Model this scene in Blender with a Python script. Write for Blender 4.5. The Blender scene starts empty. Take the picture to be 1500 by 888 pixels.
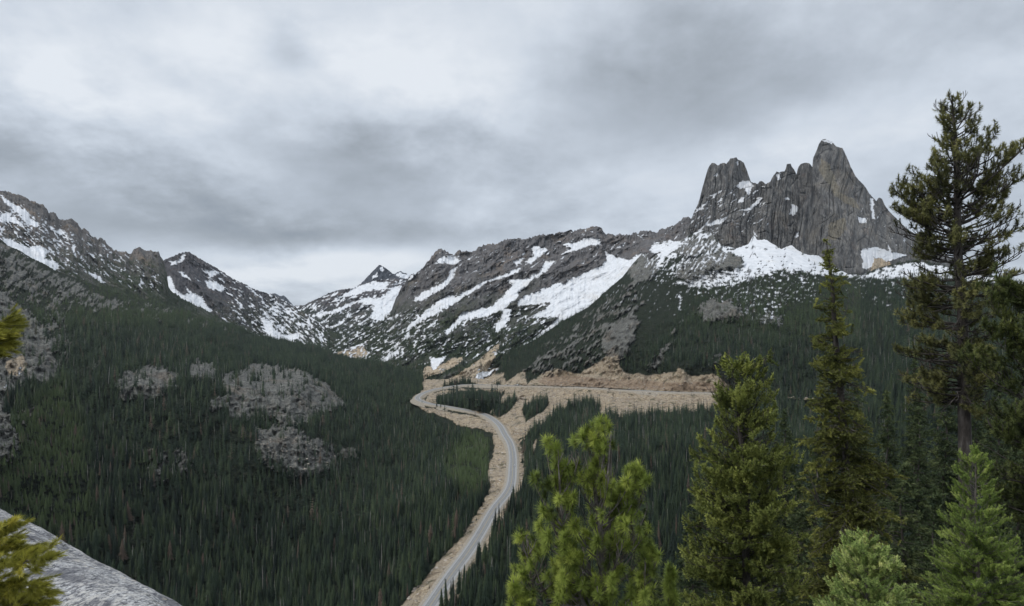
import bpy, math, random
import numpy as np
random.seed(7); RNG = np.random.default_rng(11)
F0, CX, YH = 900.0, 750.0, 470.0            # focal length, centre column and horizon row of the lens, in picture units
SC = bpy.context.scene
COL = SC.collection

# ---------------------------------------------------------------- noise
_PR = np.random.default_rng(5).permutation(256).astype(np.int32)
_GA = np.random.default_rng(6).random(256) * 2 * math.pi
_GX = np.cos(_GA).astype(np.float32); _GY = np.sin(_GA).astype(np.float32)
def perlin(x, y, seed=0):
    x = np.asarray(x, np.float32); y = np.asarray(y, np.float32)
    x, y = np.broadcast_arrays(x, y)
    x0 = np.floor(x); y0 = np.floor(y); fx = x - x0; fy = y - y0
    u = fx * fx * fx * (fx * (fx * 6 - 15) + 10); v = fy * fy * fy * (fy * (fy * 6 - 15) + 10)
    ix = (x0.astype(np.int32) + seed * 57) & 255; iy = (y0.astype(np.int32) + seed * 131) & 255
    ix1 = (ix + 1) & 255; p0 = _PR[iy]; p1 = _PR[(iy + 1) & 255]
    def g(i, p, dx, dy):
        k = _PR[(i + p) & 255]
        return _GX[k] * (fx - dx) + _GY[k] * (fy - dy)
    a = g(ix, p0, 0, 0); a = a + (g(ix1, p0, 1, 0) - a) * u
    c = g(ix, p1, 0, 1); c = c + (g(ix1, p1, 1, 1) - c) * u
    return 1.5 * (a + (c - a) * v)
def fbm(x, y, octv=4, seed=0, gain=.5):
    s = 0; a = 1; t = 0
    for i in range(octv):
        s = s + a * perlin(x * 2 ** i + 17.3 * i, y * 2 ** i - 9.1 * i, seed + i); t += a; a *= gain
    return s / t * 1.35
def ridged(x, y, octv=4, seed=0, gain=.5):
    s = 0; a = 1; t = 0
    for i in range(octv):
        s = s + a * (1 - np.abs(perlin(x * 2 ** i + 7.7 * i, y * 2 ** i + 3.1 * i, seed + i)) * 2); t += a; a *= gain
    return s / t
def sst(a, b, x):
    t = np.clip((x - a) / (b - a), 0, 1); return t * t * (3 - 2 * t)

# ---------------------------------------------------------------- meshes
def mesh_np(name, V, Q=None, T=None, smooth=True, mats=(), attrs=None, matidx=None):
    me = bpy.data.meshes.new(name)
    V = np.asarray(V, np.float32); nq = 0 if Q is None else len(Q); nt = 0 if T is None else len(T)
    me.vertices.add(len(V)); me.vertices.foreach_set('co', V.ravel())
    li = []; st = []; n = 0
    if nq: li.append(np.asarray(Q, np.int32).ravel()); st.append(np.arange(nq) * 4); n = nq * 4
    if nt: li.append(np.asarray(T, np.int32).ravel()); st.append(n + np.arange(nt) * 3)
    li = np.concatenate(li).astype(np.int32); st = np.concatenate(st).astype(np.int32)
    me.loops.add(len(li)); me.loops.foreach_set('vertex_index', li)
    me.polygons.add(nq + nt); me.polygons.foreach_set('loop_start', st)
    if matidx is not None: me.polygons.foreach_set('material_index', np.asarray(matidx, np.int32))
    me.update(calc_edges=True)
    if smooth: me.polygons.foreach_set('use_smooth', np.ones(nq + nt, bool))
    for m in mats: me.materials.append(m)
    if attrs:
        for k, a in attrs.items():
            at = me.attributes.new(k, 'FLOAT', 'POINT'); at.data.foreach_set('value', np.asarray(a, np.float32).ravel())
    return me
def link(name, me, parent=None):
    o = bpy.data.objects.new(name, me); COL.objects.link(o)
    if parent is not None: o.parent = parent
    return o
def empty(name, loc):
    o = bpy.data.objects.new(name, None); o.location = loc; o.empty_display_size = .5; COL.objects.link(o); return o
def tag(o, label=None, cat=None, group=None, kind=None):
    if label: o['label'] = label
    if cat: o['category'] = cat
    if group: o['group'] = group
    if kind: o['kind'] = kind
    return o
def P(px, py, Y):
    px = np.asarray(px, float); py = np.asarray(py, float); Y = np.asarray(Y, float)
    return np.stack([(px - CX) / F0 * Y, Y + 0 * px, (YH - py) / F0 * Y], -1)
class MB:
    """collects arrays of triangles and quads for one mesh"""
    def __init__(s): s.V = []; s.Q = []; s.T = []; s.A = []; s.n = 0
    def add(s, V, Q=None, T=None, a=0.0):
        V = np.asarray(V, float)
        s.V.append(V)
        if Q is not None and len(Q): s.Q.append(np.asarray(Q) + s.n)
        if T is not None and len(T): s.T.append(np.asarray(T) + s.n)
        s.A.append(np.full(len(V), a) if np.isscalar(a) else np.asarray(a)); s.n += len(V)
    def tube(s, pts, rad, k=6, a=0.0, cap=True):
        pts = np.asarray(pts, float); rad = np.asarray(rad, float); n = len(pts)
        d = np.gradient(pts, axis=0); d /= np.linalg.norm(d, axis=1)[:, None] + 1e-9
        ref = np.array([0, 0, 1.0]) if abs(d[0][2]) < .9 else np.array([1.0, 0, 0])
        u = np.cross(d, ref); u /= np.linalg.norm(u, axis=1)[:, None] + 1e-9; v = np.cross(d, u)
        th = np.arange(k) / k * 2 * math.pi
        V = pts[:, None, :] + rad[:, None, None] * (np.cos(th)[None, :, None] * u[:, None, :] + np.sin(th)[None, :, None] * v[:, None, :])
        i = np.arange(n - 1)[:, None] * k; j = np.arange(k)[None, :]; jn = (j + 1) % k
        Q = np.stack([i + j, i + jn, i + k + jn, i + k + j], -1).reshape(-1, 4)
        V = V.reshape(-1, 3); T = None
        if cap:
            V = np.vstack([V, pts[-1:] + d[-1:] * rad[-1] * .5]); b = (n - 1) * k
            T = np.array([[b + q, b + (q + 1) % k, n * k] for q in range(k)])
        s.add(V, Q, T, a)
    def box(s, c, h, a=0.0):
        c = np.array(c, float); h = np.array(h, float)
        V = np.array([[x, y, z] for x in (-1, 1) for y in (-1, 1) for z in (-1, 1)]) * h + c
        s.add(V, [[0, 1, 3, 2], [4, 6, 7, 5], [0, 4, 5, 1], [2, 3, 7, 6], [0, 2, 6, 4], [1, 5, 7, 3]], None, a)
    def mesh(s, name, mats, smooth=True):
        return mesh_np(name, np.vstack(s.V), np.vstack(s.Q) if s.Q else None, np.vstack(s.T) if s.T else None,
                       smooth, mats, {'var': np.concatenate(s.A)})
# ---------------------------------------------------------------- outlines of the land, (column, row)
def L(s):
    v = [float(t) for t in s.replace(',', ' ').split()]
    return np.array(v).reshape(-1, 2)
def at(line, x):
    return np.interp(x, line[:, 0], line[:, 1])
V_TOP = L("-300 290 -100 325 0 350 12 360 30 368 46 378 66 387 78 395 112 408 150 422 200 438 250 450 300 468 324 474 348 479 366 488 380 493 400 496 426 503 466 508 480 516 504 522 524 528 548 530 572 536 590 544 620 556 650 556 690 553 712 556 720 552 728 543 738 525 746 516 786 497 820 473 862 450 886 428 912 406 926 388 940 372 950 366 960 357 990 354 1005 348 1030 335 1040 340 1052 354 1058 360 1078 364 1096 358 1105 343 1109 352 1122 351 1144 365 1160 359 1170 368 1184 374 1198 374 1220 390 1242 402 1262 403 1270 400 1280 395 1300 389 1320 385 1345 381 1400 393 1475 409 1500 418 1560 430 1800 470")
S1_TOP = L("-300 200 -150 262 -60 292 -20 283 0 281 11 280 22 285 32 286 46 295 64 300 72 313 76 311 81 313 86 321 95 323 104 321 113 327 120 336 126 336 135 346 143 351 147 348 154 353 159 361 173 369 184 369 193 373 196 365 205 363 211 366 215 368 220 366 224 370 232 370 235 376 240 382 244 398 247 420 251 426 268 438 304 456 324 468 350 481 370 492")
S2_TOP = L("180 420 225 400 240 381 248 377 257 374 266 370 276 369 286 374 295 381 311 389 327 399 340 408 359 417 378 426 392 430 402 433 410 437 416 440 425 446 432 450 445 458 470 475 520 505")
S3_TOP = L("370 470 400 452 425 449 446 447 456 442 465 438 481 430 497 424.6 519 422 527 417 545 412 560 410 580 408 600 412 640 430")
SP_TOP = L("505 432 519 423 527 418 532 412 538 405.7 548.6 395 552 391 555.4 388 558 389 562 391 566 394 571.6 397.6 575 401 578 402 582 399 586.5 397.6 590 399 594.6 401 601 403 612 402 640 420")
SQ_TOP = L("385 440 398 431 402 430 405 431 409.5 434 416 432.7 420 437 425.7 443.5 431 449 440 460")
S4_TOP = L("455 520 466 509 500 495 540 480 560 470 574 456 580 436 590 420 600 405 603 402 608 401.6 619 393.5 629.7 380 636.5 370.5 644.6 364.6 649 367 654 369 665 374.6 669 370 673 367 681 369 690.5 370.5 697 366 702.7 362 709 359 716 357.6 727 358.4 734 354 740.5 351.6 756.8 350 770 351.6 777 348 784 346 800 343.5 812 342.7 824 340 834 337 840 339 850 336.5 858 335 866 333 874 332 878 333 882.4 337 889 344 907 344 923 344 930 342 936.5 341 943 339 950 338 958 339 961 343.7 963 341 966 336 974 337 979 333 985 330.5 993 327 1001 319.7 1008 316.5 1012 321 1016 313 1040 300 1060 320")
T1_TOP = L("985 372 1000 350 1007 335 1012 324 1016 312 1020.5 303.5 1024.6 292.7 1028.6 276.5 1032.7 261.6 1036.8 248 1040 242 1043.5 238.6 1047 239 1051.6 243 1055 240 1061 238.5 1064 240 1066.5 237 1070.5 232 1074 232 1078.6 230.5 1081 234 1084 235 1086 236 1089.5 238.6 1093.5 248 1099 264 1103 275 1110 300 1120 340 1125 362")
T2_TOP = L("1040 372 1060 330 1080 290 1090 272 1099 266 1104 268 1110 270 1112.4 265.7 1115 265 1118 267 1122 270 1128.6 265.7 1132 259 1135.4 254 1138 252 1142 253 1145 251 1149 251 1151 247 1152.6 241 1155 240 1158 240 1160 245 1163 248 1166 254 1170 262 1185 290 1200 330 1210 380")
T3_TOP = L("1160 330 1164 275 1166.5 257 1168.4 248 1170 244 1173 240.5 1177 239 1181 238.5 1185 239 1188 242 1190.5 246 1193 260 1198 300 1204 360")
T4_TOP = L("1155 372 1161 357 1169 325 1174 308 1180 293 1184 282 1188 271 1189.5 250 1191 232 1196 221 1200 210 1203 206 1205.7 204 1209 204 1212.4 205.5 1219 207.6 1223 213 1226 215 1230 216 1234 217 1239.5 228 1246 244 1253 257.6 1258 264 1264 269.7 1269 276 1273 283 1280 291 1284 295 1286.8 290 1289 290 1292 291.5 1296 301 1300 306 1304 311.6 1311 318 1318 325 1330 337 1345 345 1362 357 1380 370 1400 382 1420 390 1475 412 1520 430")
ROAD = np.array([(575,960,370),(629,888,430),(660,845,480),(688,806,530),(701,785,560),(727,742,640),(744,720,690),(751,685,790),(751,667,855),(746.4,649,930),(740,638.7,975),(730.7,624,1055),(720,614.7,1110),(706.7,608,1155),(673,600.7,1200),(653,597,1220),(633,594,1238),(620,590,1260),(611.5,586,1292),(614,581,1330),(622.7,576.7,1368),(633,572.5,1400),(653,568.5,1440),(686,565,1475),(713,565.5,1440),(740,566,1395),(792,567,1335),(836,568,1290),(874,570,1248),(940,574,1162),(980,576,1128),(1040,577,1095),(1150,582,1000),(1260,590,890)], float)
# V_CTRL: column, row, distance of the valley and both its sides
V_CTRL = [(-300,1150,260),(300,1150,300),(750,1150,280),(1200,1150,250),(1800,1150,230),
 (-300,888,460),(0,888,480),(300,888,560),(500,888,540),(800,888,400),(1000,888,385),(1150,888,345),(1300,888,280),(1500,888,237),(1800,888,210),
 (0,760,528),(0,650,575),(0,560,700),(0,470,900),(0,400,1220),(-300,650,480),(-300,470,700),(-300,350,1050),
 (150,700,645),(150,600,760),(150,500,1000),(150,440,1500),(300,800,640),(300,720,702),(300,640,794),(300,560,950),(300,500,1430),
 (450,800,690),(450,700,802),(450,600,1040),(450,550,1300),(450,520,1900),
 (600,800,600),(600,700,905),(600,640,1130),(590,600,1340),(570,560,1650),(540,540,1950),(520,600,1200),(640,720,740),(690,690,800),
 (800,700,724),(800,640,926),(760,620,1040),(800,600,1110),(900,700,665),(900,620,912),(900,590,1110),(900,540,1262),(900,500,1380),(900,450,1600),
 (850,540,1320),(820,510,1480),(760,545,1480),(1000,640,800),(1000,540,1140),(1000,500,1270),(1000,430,1640),(1000,390,1850),
 (1100,700,587),(1100,620,780),(1100,540,1040),(1100,500,1150),(1100,440,1380),(1100,400,1620),
 (1300,700,430),(1300,600,625),(1300,500,960),(1300,440,1300),(1300,405,1620),(1500,700,332),(1500,600,472),(1500,500,800),(1500,440,1150),(1800,700,300),(1800,520,700)]
V_TOPD = L("-300 1300 0 1500 78 1560 150 1720 250 1980 348 2250 426 2450 500 2280 560 1980 590 1820 620 1620 650 1580 690 1580 712 1580 728 1600 746 1700 786 1800 862 1950 926 2050 1005 2060 1052 1990 1160 1940 1198 1900 1242 1850 1268 1870 1300 1900 1400 1800 1500 1350 1800 950")
def rbf_fit(pts):
    pts = np.array(pts, float); xy = pts[:, :2] / 300.0; z = np.log(pts[:, 2]); n = len(xy)
    def phi(r2): return .5 * r2 * np.log(r2 + 1e-9)
    r2 = ((xy[:, None] - xy[None]) ** 2).sum(-1)
    A = np.zeros((n + 3, n + 3)); A[:n, :n] = phi(r2) + np.eye(n) * .004
    A[:n, n] = 1; A[:n, n + 1:] = xy; A[n, :n] = 1; A[n + 1:, :n] = xy.T
    w = np.linalg.solve(A, np.concatenate([z, [0, 0, 0]]))
    def f(px, py):
        sh = px.shape; x = px.ravel() / 300.0; y = py.ravel() / 300.0
        out = w[n] + w[n + 1] * x + w[n + 2] * y
        for i in range(n): out = out + w[i] * phi((x - xy[i, 0]) ** 2 + (y - xy[i, 1]) ** 2)
        return np.exp(out.reshape(sh))
    return f
def smooth_path(a, n):
    a = np.asarray(a, float); t = np.concatenate([[0], np.cumsum(np.linalg.norm(np.diff(a[:, :2], axis=0), axis=1))])
    # Catmull-Rom through the points
    u = np.linspace(0, t[-1], n); k = np.clip(np.searchsorted(t, u, 'right') - 1, 0, len(a) - 2)
    m = np.gradient(a, t, axis=0); h = (t[k + 1] - t[k])[:, None]; s = ((u - t[k])[:, None]) / h
    return (2*s**3-3*s**2+1)*a[k] + (s**3-2*s**2+s)*h*m[k] + (-2*s**3+3*s**2)*a[k+1] + (s**3-s**2)*h*m[k+1]
ROADW = P(ROAD[:, 0], ROAD[:, 1], ROAD[:, 2])
ROADS = smooth_path(ROADW, 900)          # the centre line of the road in metres
_z = ROADS[:, 2].copy(); k_ = np.ones(61) / 61
ROADS[:, 2] = np.convolve(np.pad(_z, 30, mode='edge'), k_, 'valid')

# ---------------------------------------------------------------- cover of the land: every patch is an outline on one body of land
def sdist(px, py, poly):
    """signed distance (inside positive) to an outline"""
    x = px.ravel(); y = py.ravel(); d = np.full(x.shape, 1e9); ins = np.zeros(x.shape, bool); n = len(poly)
    for i in range(n):
        ax, ay = poly[i]; bx, by = poly[(i + 1) % n]; dx, dy = bx - ax, by - ay
        t = np.clip(((x - ax) * dx + (y - ay) * dy) / (dx * dx + dy * dy + 1e-9), 0, 1)
        d = np.minimum(d, (x - ax - t * dx) ** 2 + (y - ay - t * dy) ** 2)
        c = (ay > y) != (by > y)
        ins ^= c & (x < (bx - ax) * (y - ay) / (by - ay + 1e-12) + ax)
    return np.where(ins, np.sqrt(d), -np.sqrt(d)).reshape(px.shape)
def patch(px, py, poly, soft):
    """0..1 field, .5 on the outline, only computed near it"""
    poly = L(poly) if isinstance(poly, str) else poly
    out = np.zeros(px.shape)
    m = (px > poly[:, 0].min() - soft) & (px < poly[:, 0].max() + soft) & (py > poly[:, 1].min() - soft) & (py < poly[:, 1].max() + soft)
    if m.any(): out[m] = np.clip(.5 + sdist(px[m], py[m], poly) / (2 * soft), 0, 1)
    return out
SNOW = {
 'V': ["1052 352 1078 364 1096 358 1105 341 1122 349 1144 363 1160 357 1184 372 1198 372 1230 392 1262 401 1280 397 1300 391 1345 384 1400 394 1475 408 1475 416 1400 412 1340 410 1300 412 1250 408 1200 404 1150 396 1130 402 1080 418 1050 423 1010 423 990 416 992 407 1010 411 1035 401 1040 398 1060 397 1082 393 1089 385 1085 377 1068 368",
       "958 358 990 353 1002 352 996 362 985 370 975 378 968 392 962 388 966 376 955 366","990 455 996 440 992 430 998 430 1001 442 998 458",
       "692 559 698 548 716 546 738 534 722 547 702 557","26 540 32 536 33 546 27 548","5 566 18 558 14 566 6 572","736 622 741 628 744 633 739 630","738 567 750 562 760 561 762 564 750 566","712 568 722 566 735 566 738 569 722 571"],
 'S1': ["-2 283 6 286 22 300 40 308 42 318 60 330 52 334 38 328 24 312 12 300","-30 318 0 318 10 310 18 310 14 318 22 318 38 332 24 330 6 326","-60 335 8 350 20 352 32 360 60 360 74 368 68 378 88 388 82 396 60 388 40 376 24 366 -20 350","79 339 88 335 96 341 88 345","101 336 111 344 107 345","101 347 116 356 108 354","106 357 110 358 113 378 110 377","121 393 140 402 154 415 147 414 136 405","63 347 84 364 80 363","161 385 182 397 176 395"],
 'S2': ["224 412 238 404 250 406 253 422 268 431 276 430 273 420 281 428 294 433 299 442 312 455 304 460 280 450 240 430","246 382 258 382 270 371 275 374 268 382 256 388 248 390","258 397 268 399 276 406 283 412 276 410 266 404","298 397 312 397 322 400 308 406","300 411 312 413 324 418 331 424 324 428 314 427 304 420","287 406 294 412 290 412","380 462 392 470 404 484 420 492 440 488 446 494 420 503 398 498 388 484"],
 'S3': ["526 418 548 411 570 415 562 423 540 427 520 432 494 436 506 428","592 418 572 423 558 436 532 438 522 444 548 446 538 466 560 472 584 466 600 450 610 430 600 415","458 463 480 456 500 450 522 441 516 447 496 457 472 466"],
 'SP': ["580 404 586 399 594 402 602 403 598 408 588 406","553 392 557 390 560 396 556 398","545 404 549 399 550 404 546 408"],
 'S4': ["672 391 666 391 657 400 655 408 644 416 624 427 604 441 620 439 640 429 660 413","690 427 674 435 656 433 640 443 624 455 593 481 597 485 620 471 640 461 666 445","650 487 680 457 716 451 734 435 750 420 744 410 770 409 790 397 800 383 816 382 800 395 776 413 764 427 760 436 740 451 716 463 680 471 656 489",
        "758 445 764 437 786 427 820 413 828 417 830 409 856 401 886 387 888 368 900 374 920 380 942 370 950 372 930 395 900 425 868 445 828 473 786 498 788 490 820 466 776 465 796 453 808 443 760 449",
        "750 381 766 379 764 386 755 387","776 365 784 359 801 368 789 374 776 387 769 383 780 374","823 359 846 355 860 347 878 351 881 359 860 360 840 369 823 373 835 364","713 411 728 405 748 397 763 391 760 399 740 405 720 413","637 385 646 377 660 375 675 380 668 387","664 437 690 424 716 409 712 416 690 430 670 440","735 450 748 452 745 470 730 487 721 480 734 468",
        "950 366 960 355 985 352 1000 356 985 366 960 372","692 560 698 548 716 545 739 534 722 547 702 558","629 523 642 526 658 521 645 534 634 543 631 534","551 531 566 520 580 514 587 507 583 519 566 527","505 513 516 508 528 503 541 497 536 503 517 511","488 507 500 499 497 504 490 508","594 493 600 486 603 492 596 500","905 362 913 356 911 361","934 343 944 351 940 350","600 404 608 402 604 410 598 412"],
 'T1': ["1078 275 1085 267 1099 265 1104 272 1096 284 1091 276","1020 305 1031 303 1031 306 1020 307","1032 330 1056 320 1069 315 1061 323 1039 333","1046 258 1052 252 1050 258","1079 238 1082 236 1081 242"],
 'T2': ["1078 275 1085 267 1099 265 1104 272 1096 284 1091 276","1082 307 1099 304 1112 289 1116 290 1102 307 1088 309","1080 298 1091 286 1089 295","1157 313 1158 299 1170 303 1169 309 1163 314","1137 256 1141 254 1141 262 1138 262","1150 292 1155 290 1156 293 1150 294","1106 345 1104 338 1108 345"],
 'T3': [], 'SQ': [],
 'T4': ["1263 392 1264 366 1272 365 1280 362 1306 370 1330 372 1312 380 1300 384 1290 379 1280 377 1277 390 1268 394","1256 316 1270 318 1269 326 1258 325","1276 291 1279 291 1279 320 1276 320","1207 206 1221 208 1218 211 1208 209","1299 356 1306 366 1312 378 1306 374","1163 347 1169 341 1166 348"],
}
# speckled snow: outline, share, streak angle (degrees, down from the right)
SPECK = {
 'V': [("1085 428 1120 424 1150 432 1146 460 1140 478 1110 474 1088 462",.56,90),("1000 405 1060 398 1200 385 1200 440 1080 440 1000 430",.5,60),("1235 400 1400 398 1400 440 1350 455 1300 450 1240 430",.40,90),("940 362 1000 350 1050 300 1070 370 1030 400 980 420 950 400",.50,60),("870 425 930 390 1010 405 1010 470 940 460 880 460",.28,60),("1430 400 1520 410 1520 440 1440 420",.3,90),("0 345 60 375 60 385 0 365",.2,-40)],
 'S1': [("-60 300 30 300 100 340 110 400 60 395 0 355",.42,-40),("90 345 130 345 240 400 230 430 120 400",.33,-45)],
 'S2': [("290 385 430 440 440 500 380 495 340 470 330 430 300 410",.38,-38),("395 440 470 460 480 515 400 500 380 470",.50,-40),("290 440 350 470 380 495 330 475",.35,-40)],
 'S3': [("370 450 500 425 600 405 640 430 600 540 400 540",.43,35)],
 'SP': [("500 420 610 395 640 440 500 440",.22,35)],
 'SQ': [],
 'S4': [("455 505 560 460 640 455 640 500 600 530 480 530",.42,35),("600 400 650 360 800 340 890 330 960 340 880 400 760 420 640 460 590 480",.22,33),("640 480 800 440 800 500 740 530 640 520",.36,33),("560 500 660 490 780 490 740 540 620 560",.16,33),("800 440 870 400 880 440 820 480",.5,60),("940 335 1020 315 1020 360 950 372",.22,50)],
 'T1': [("1012 290 1100 270 1100 370 1000 370",.34,40)],
 'T2': [("1060 270 1120 270 1130 330 1060 350",.25,40)], 'T3': [], 'T4': [("1250 300 1340 320 1400 380 1300 360",.17,60)],
}
ROCK = {'V': [("164 562 177 549 202 541 240 537 259 548 262 566 252 575 221 587 183 587",1),("268 540 290 524 315 534 322 546 309 559 278 556",.9),("126 537 142 521 155 527 148 543 130 545",.75),
  ("327 557 332 547 367 535 411 537 453 547 478 562 503 587 518 594 491 599 466 606 453 619 419 624 384 609 354 616 330 606 307 597 310 584 327 577",1),
  ("374 626 387 634 409 626 434 631 453 644 486 658 491 673 473 691 439 696 404 686 384 673 379 654",1.2),("493 654 525 656 523 671 498 673",.9),
  ("202 657 221 653 252 657 268 650 287 676 268 698 237 707 221 726 218 701 205 672",.72),("-40 600 0 604 14 614 26 644 14 676 -40 690",1.2),("-60 400 0 418 26 440 46 455 70 478 86 515 88 548 74 566 50 560 30 575 0 610 -60 600",.85),("25 600 50 592 60 610 40 620 25 640",.7),
  ("60 430 100 440 110 520 85 545 60 480",.5),
  ("1020 457 1030 445 1045 438 1065 440 1080 447 1087 460 1070 469 1045 472 1030 466",1.1),("1110 466 1125 460 1145 465 1140 476 1115 473",1),
  ("883 532 880 500 890 480 905 465 930 455 937 475 925 500 915 520 905 527",1),("760 545 800 500 860 455 930 400 950 440 930 470 900 530 870 540 800 560",.46),("920 395 940 370 960 358 968 385 950 410 925 420",.95),
  ("1015 378 1060 362 1085 376 1090 386 1080 395 1060 399 1040 400 1030 410 1012 415 995 408 985 398 1000 385",.95),("970 345 1010 345 1035 330 1055 350 1050 370 1010 380 980 372",.8),
  ("940 540 960 520 975 500 985 480 1000 470 1000 480 985 500 975 525 965 545",.8),("1040 540 1042 525 1055 510 1060 520 1052 535",.9),
  ("-60 330 0 345 60 385 120 412 150 428 200 450 190 462 120 455 60 440 0 420 -60 410",.55),("160 428 260 450 340 475 400 496 395 506 300 488 200 470 100 462 0 450 -60 440 -60 395 0 400 60 420",.36)]}
SCREE = {'V': ["768 567 782 557 800 545 815 540 830 545 850 548 870 535 890 522 905 523 912 545 930 550 950 548 985 535 1000 541 1035 540 1052 552 1066 562 1070 578 920 573 800 568",
  "735 562 770 543 772 566 920 571 1064 577 1052 600 1000 604 960 604 905 612 880 606 870 594 840 590 810 608 790 625 760 643 745 642 738 620 722 610 716 604 732 592 740 577",
  "608 590 612 594 640 600 700 612 718 622 734 645 741 676 736 705 720 735 695 775 655 828 600 892 570 960 540 960 588 888 640 826 680 782 704 742 717 715 714 690 724 660 722 635 690 626 670 622 655 612 628 606",
  "622 588 628 577 645 572 740 568 738 575 700 572 650 576 636 584 640 592","776 640 785 632 790 640 781 665 776 655","757 650 766 640 772 646 764 660 756 668","620 556 650 553 712 553 735 545 740 560 720 566 680 560 640 568 615 580",
  "748 640 762 655 765 690 757 715 752 700 757 680 753 655","10 530 35 520 40 535 25 550 10 548"],
 'T4': ["1280 380 1290 379 1302 384 1314 392 1290 402 1270 404 1274 396"],
 'S4': ["616 558 624 538 640 536 676 523 679 528 660 540 632 551","656 556 686 538 706 522 722 508 733 503 727 518 718 532 714 544 738 533 745 545 740 560 700 570 640 570","470 512 484 518 500 516 520 508 530 506 540 518 520 530 470 530"]}
RUST = {'V': ['786 560 800 553 830 551 870 554 920 557 960 559 1010 560 1050 562 1060 575 920 570 800 566'], 'T4': ['1200 232 1215 240 1222 262 1232 280 1250 292 1262 308 1244 300 1222 286 1212 268 1202 250', '1215 330 1235 318 1240 335 1225 352 1213 350']}
GREEN = {'V': ["722 606 730 595 755 582 760 588 740 606 728 613","765 602 775 590 800 584 806 594 790 606 770 618","840 590 870 588 880 600 860 620 830 612","760 650 790 620 800 625 775 660 760 690","716 640 722 640 722 655 717 660","930 548 950 535 1000 532 990 544 950 552","1000 540 1040 528 1060 540 1040 550 1010 552"]}
YOUNG = "-60 660 0 640 30 600 90 556 108 580 122 640 128 700 145 790 60 790 0 760 -60 760"
YOUNG2 = "655 705 650 680 668 652 690 632 724 630 722 655 716 690 712 712 690 740"
def streak(px, py, ang, a, b, seed, octv=3):
    t = math.radians(ang); u = px * math.cos(t) - py * math.sin(t) * -1; v = 0
    u = px * math.cos(t) + -py * math.sin(t); v = px * math.sin(t) + py * math.cos(t)
    return fbm(u / a, v / b, octv, seed)
def covers(tagname, px, py):
    wx = px + 2.2 * fbm(px / 9, py / 9, 3, 51) + 3 * fbm(px / 30, py / 30, 2, 52); wy = py + 1.8 * fbm(px / 9, py / 9, 3, 53) + 2 * fbm(px / 30, py / 30, 2, 54)
    fine = fbm(px / 3.2, py / 2.6, 2, 55)
    sn = np.zeros(px.shape)
    for poly in SNOW.get(tagname, []): sn = np.maximum(sn, patch(wx, wy, poly, 3.0) * 1.15)
    for poly, p, ang in SPECK.get(tagname, []):
        reg_ = patch(wx, wy, poly, 14); k = reg_ > 0; reg = reg_[k]; qx = px[k]; qy = py[k]
        n = .6 * streak(qx, qy, ang, 16, 5, 60) + .5 * streak(qx, qy, ang, 6, 2.6, 61, 2)
        sn[k] = np.maximum(sn[k], np.clip(.5 + (n + (p - .5) * 1.5 - (1 - np.clip(reg * 1.6, 0, 1)) * .8) * 1.2, 0, 1))
    if tagname == 'V':                              # rock ribs and tree islands breaking the apron
        sn = sn - .62 * sst(.10, .42, fbm(px / 9, py / 3.5, 3, 58) + .5 * sst(384, 408, py) - .12)
    hole = sst(.18, .5, fbm(px / 4.5, py / 2.6, 3, 59)) * (tagname in ('S1', 'S2', 'S3', 'S4')) * np.clip(1.5 - sn, 0, 1)
    snow = sst(.42, .60, sn + .22 * fine - .45 * hole)
    rk = np.zeros(px.shape)
    for poly, p in ROCK.get(tagname, []):
        reg_ = patch(wx, wy, poly, 8); k = reg_ > 0; reg = reg_[k]; qx = px[k]; qy = py[k]
        n = .55 * streak(qx, qy, 35, 22, 9, 65) + .5 * streak(qx, qy, 60, 7, 3, 66, 2)
        rk[k] = np.maximum(rk[k], np.clip(reg + (p - 1) * 1.05 + n * (1.15 - min(p, 1.1) * .55), 0, 1))
    rock = sst(.42, .58, rk)
    sc = np.zeros(px.shape)
    for poly in SCREE.get(tagname, []): sc = np.maximum(sc, patch(wx, wy, poly, 2.5))
    for poly in GREEN.get(tagname, []): sc = np.minimum(sc, 1 - patch(wx, wy, poly, 3))
    scree = sst(.4, .6, sc + .12 * fine)
    rs = np.zeros(px.shape)
    for poly in RUST.get(tagname, []): rs = np.maximum(rs, patch(wx, wy, poly, 2))
    return snow, rock, scree, sst(.35, .65, rs + .2 * fine)
# ---------------------------------------------------------------- bodies of land
GRIDS = {}
def jag(x, amp, f=3.0, seed=0):
    return amp * (fbm(x / f, x * 0 + 3.3, 3, 70 + seed) + .6 * np.abs(fbm(x / (f * 3), x * 0 + 1.3, 2, 75 + seed)))
def sheet(tg, name, x0, x1, dx, rows, top, bottom, depth, relief, jagamp, mats, back=((.004, -.002), (.015, -.012), (.04, -.05), (.10, -.16)), jf=3.0):
    n = int((x1 - x0) / dx) + 1
    px = np.linspace(x0, x1, n)
    t = top(px) - jag(px, jagamp, jf, len(tg)); b = np.maximum(bottom(px), t + 2)
    s = np.linspace(0, 1, rows)[:, None]
    PX = np.broadcast_to(px, (rows, n)).copy(); PY = b[None] + (t - b)[None] * s
    D = depth(PX, PY, s, t)
    cv = covers(tg, PX, PY); q = relief(PX, PY, s, t)
    D = D * (1 + q * (1 - .50 * cv[0]) + cv[0] * .50 * q.mean())
    return finish(tg, name, PX, PY, D, mats, back, cv=cv)
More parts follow.
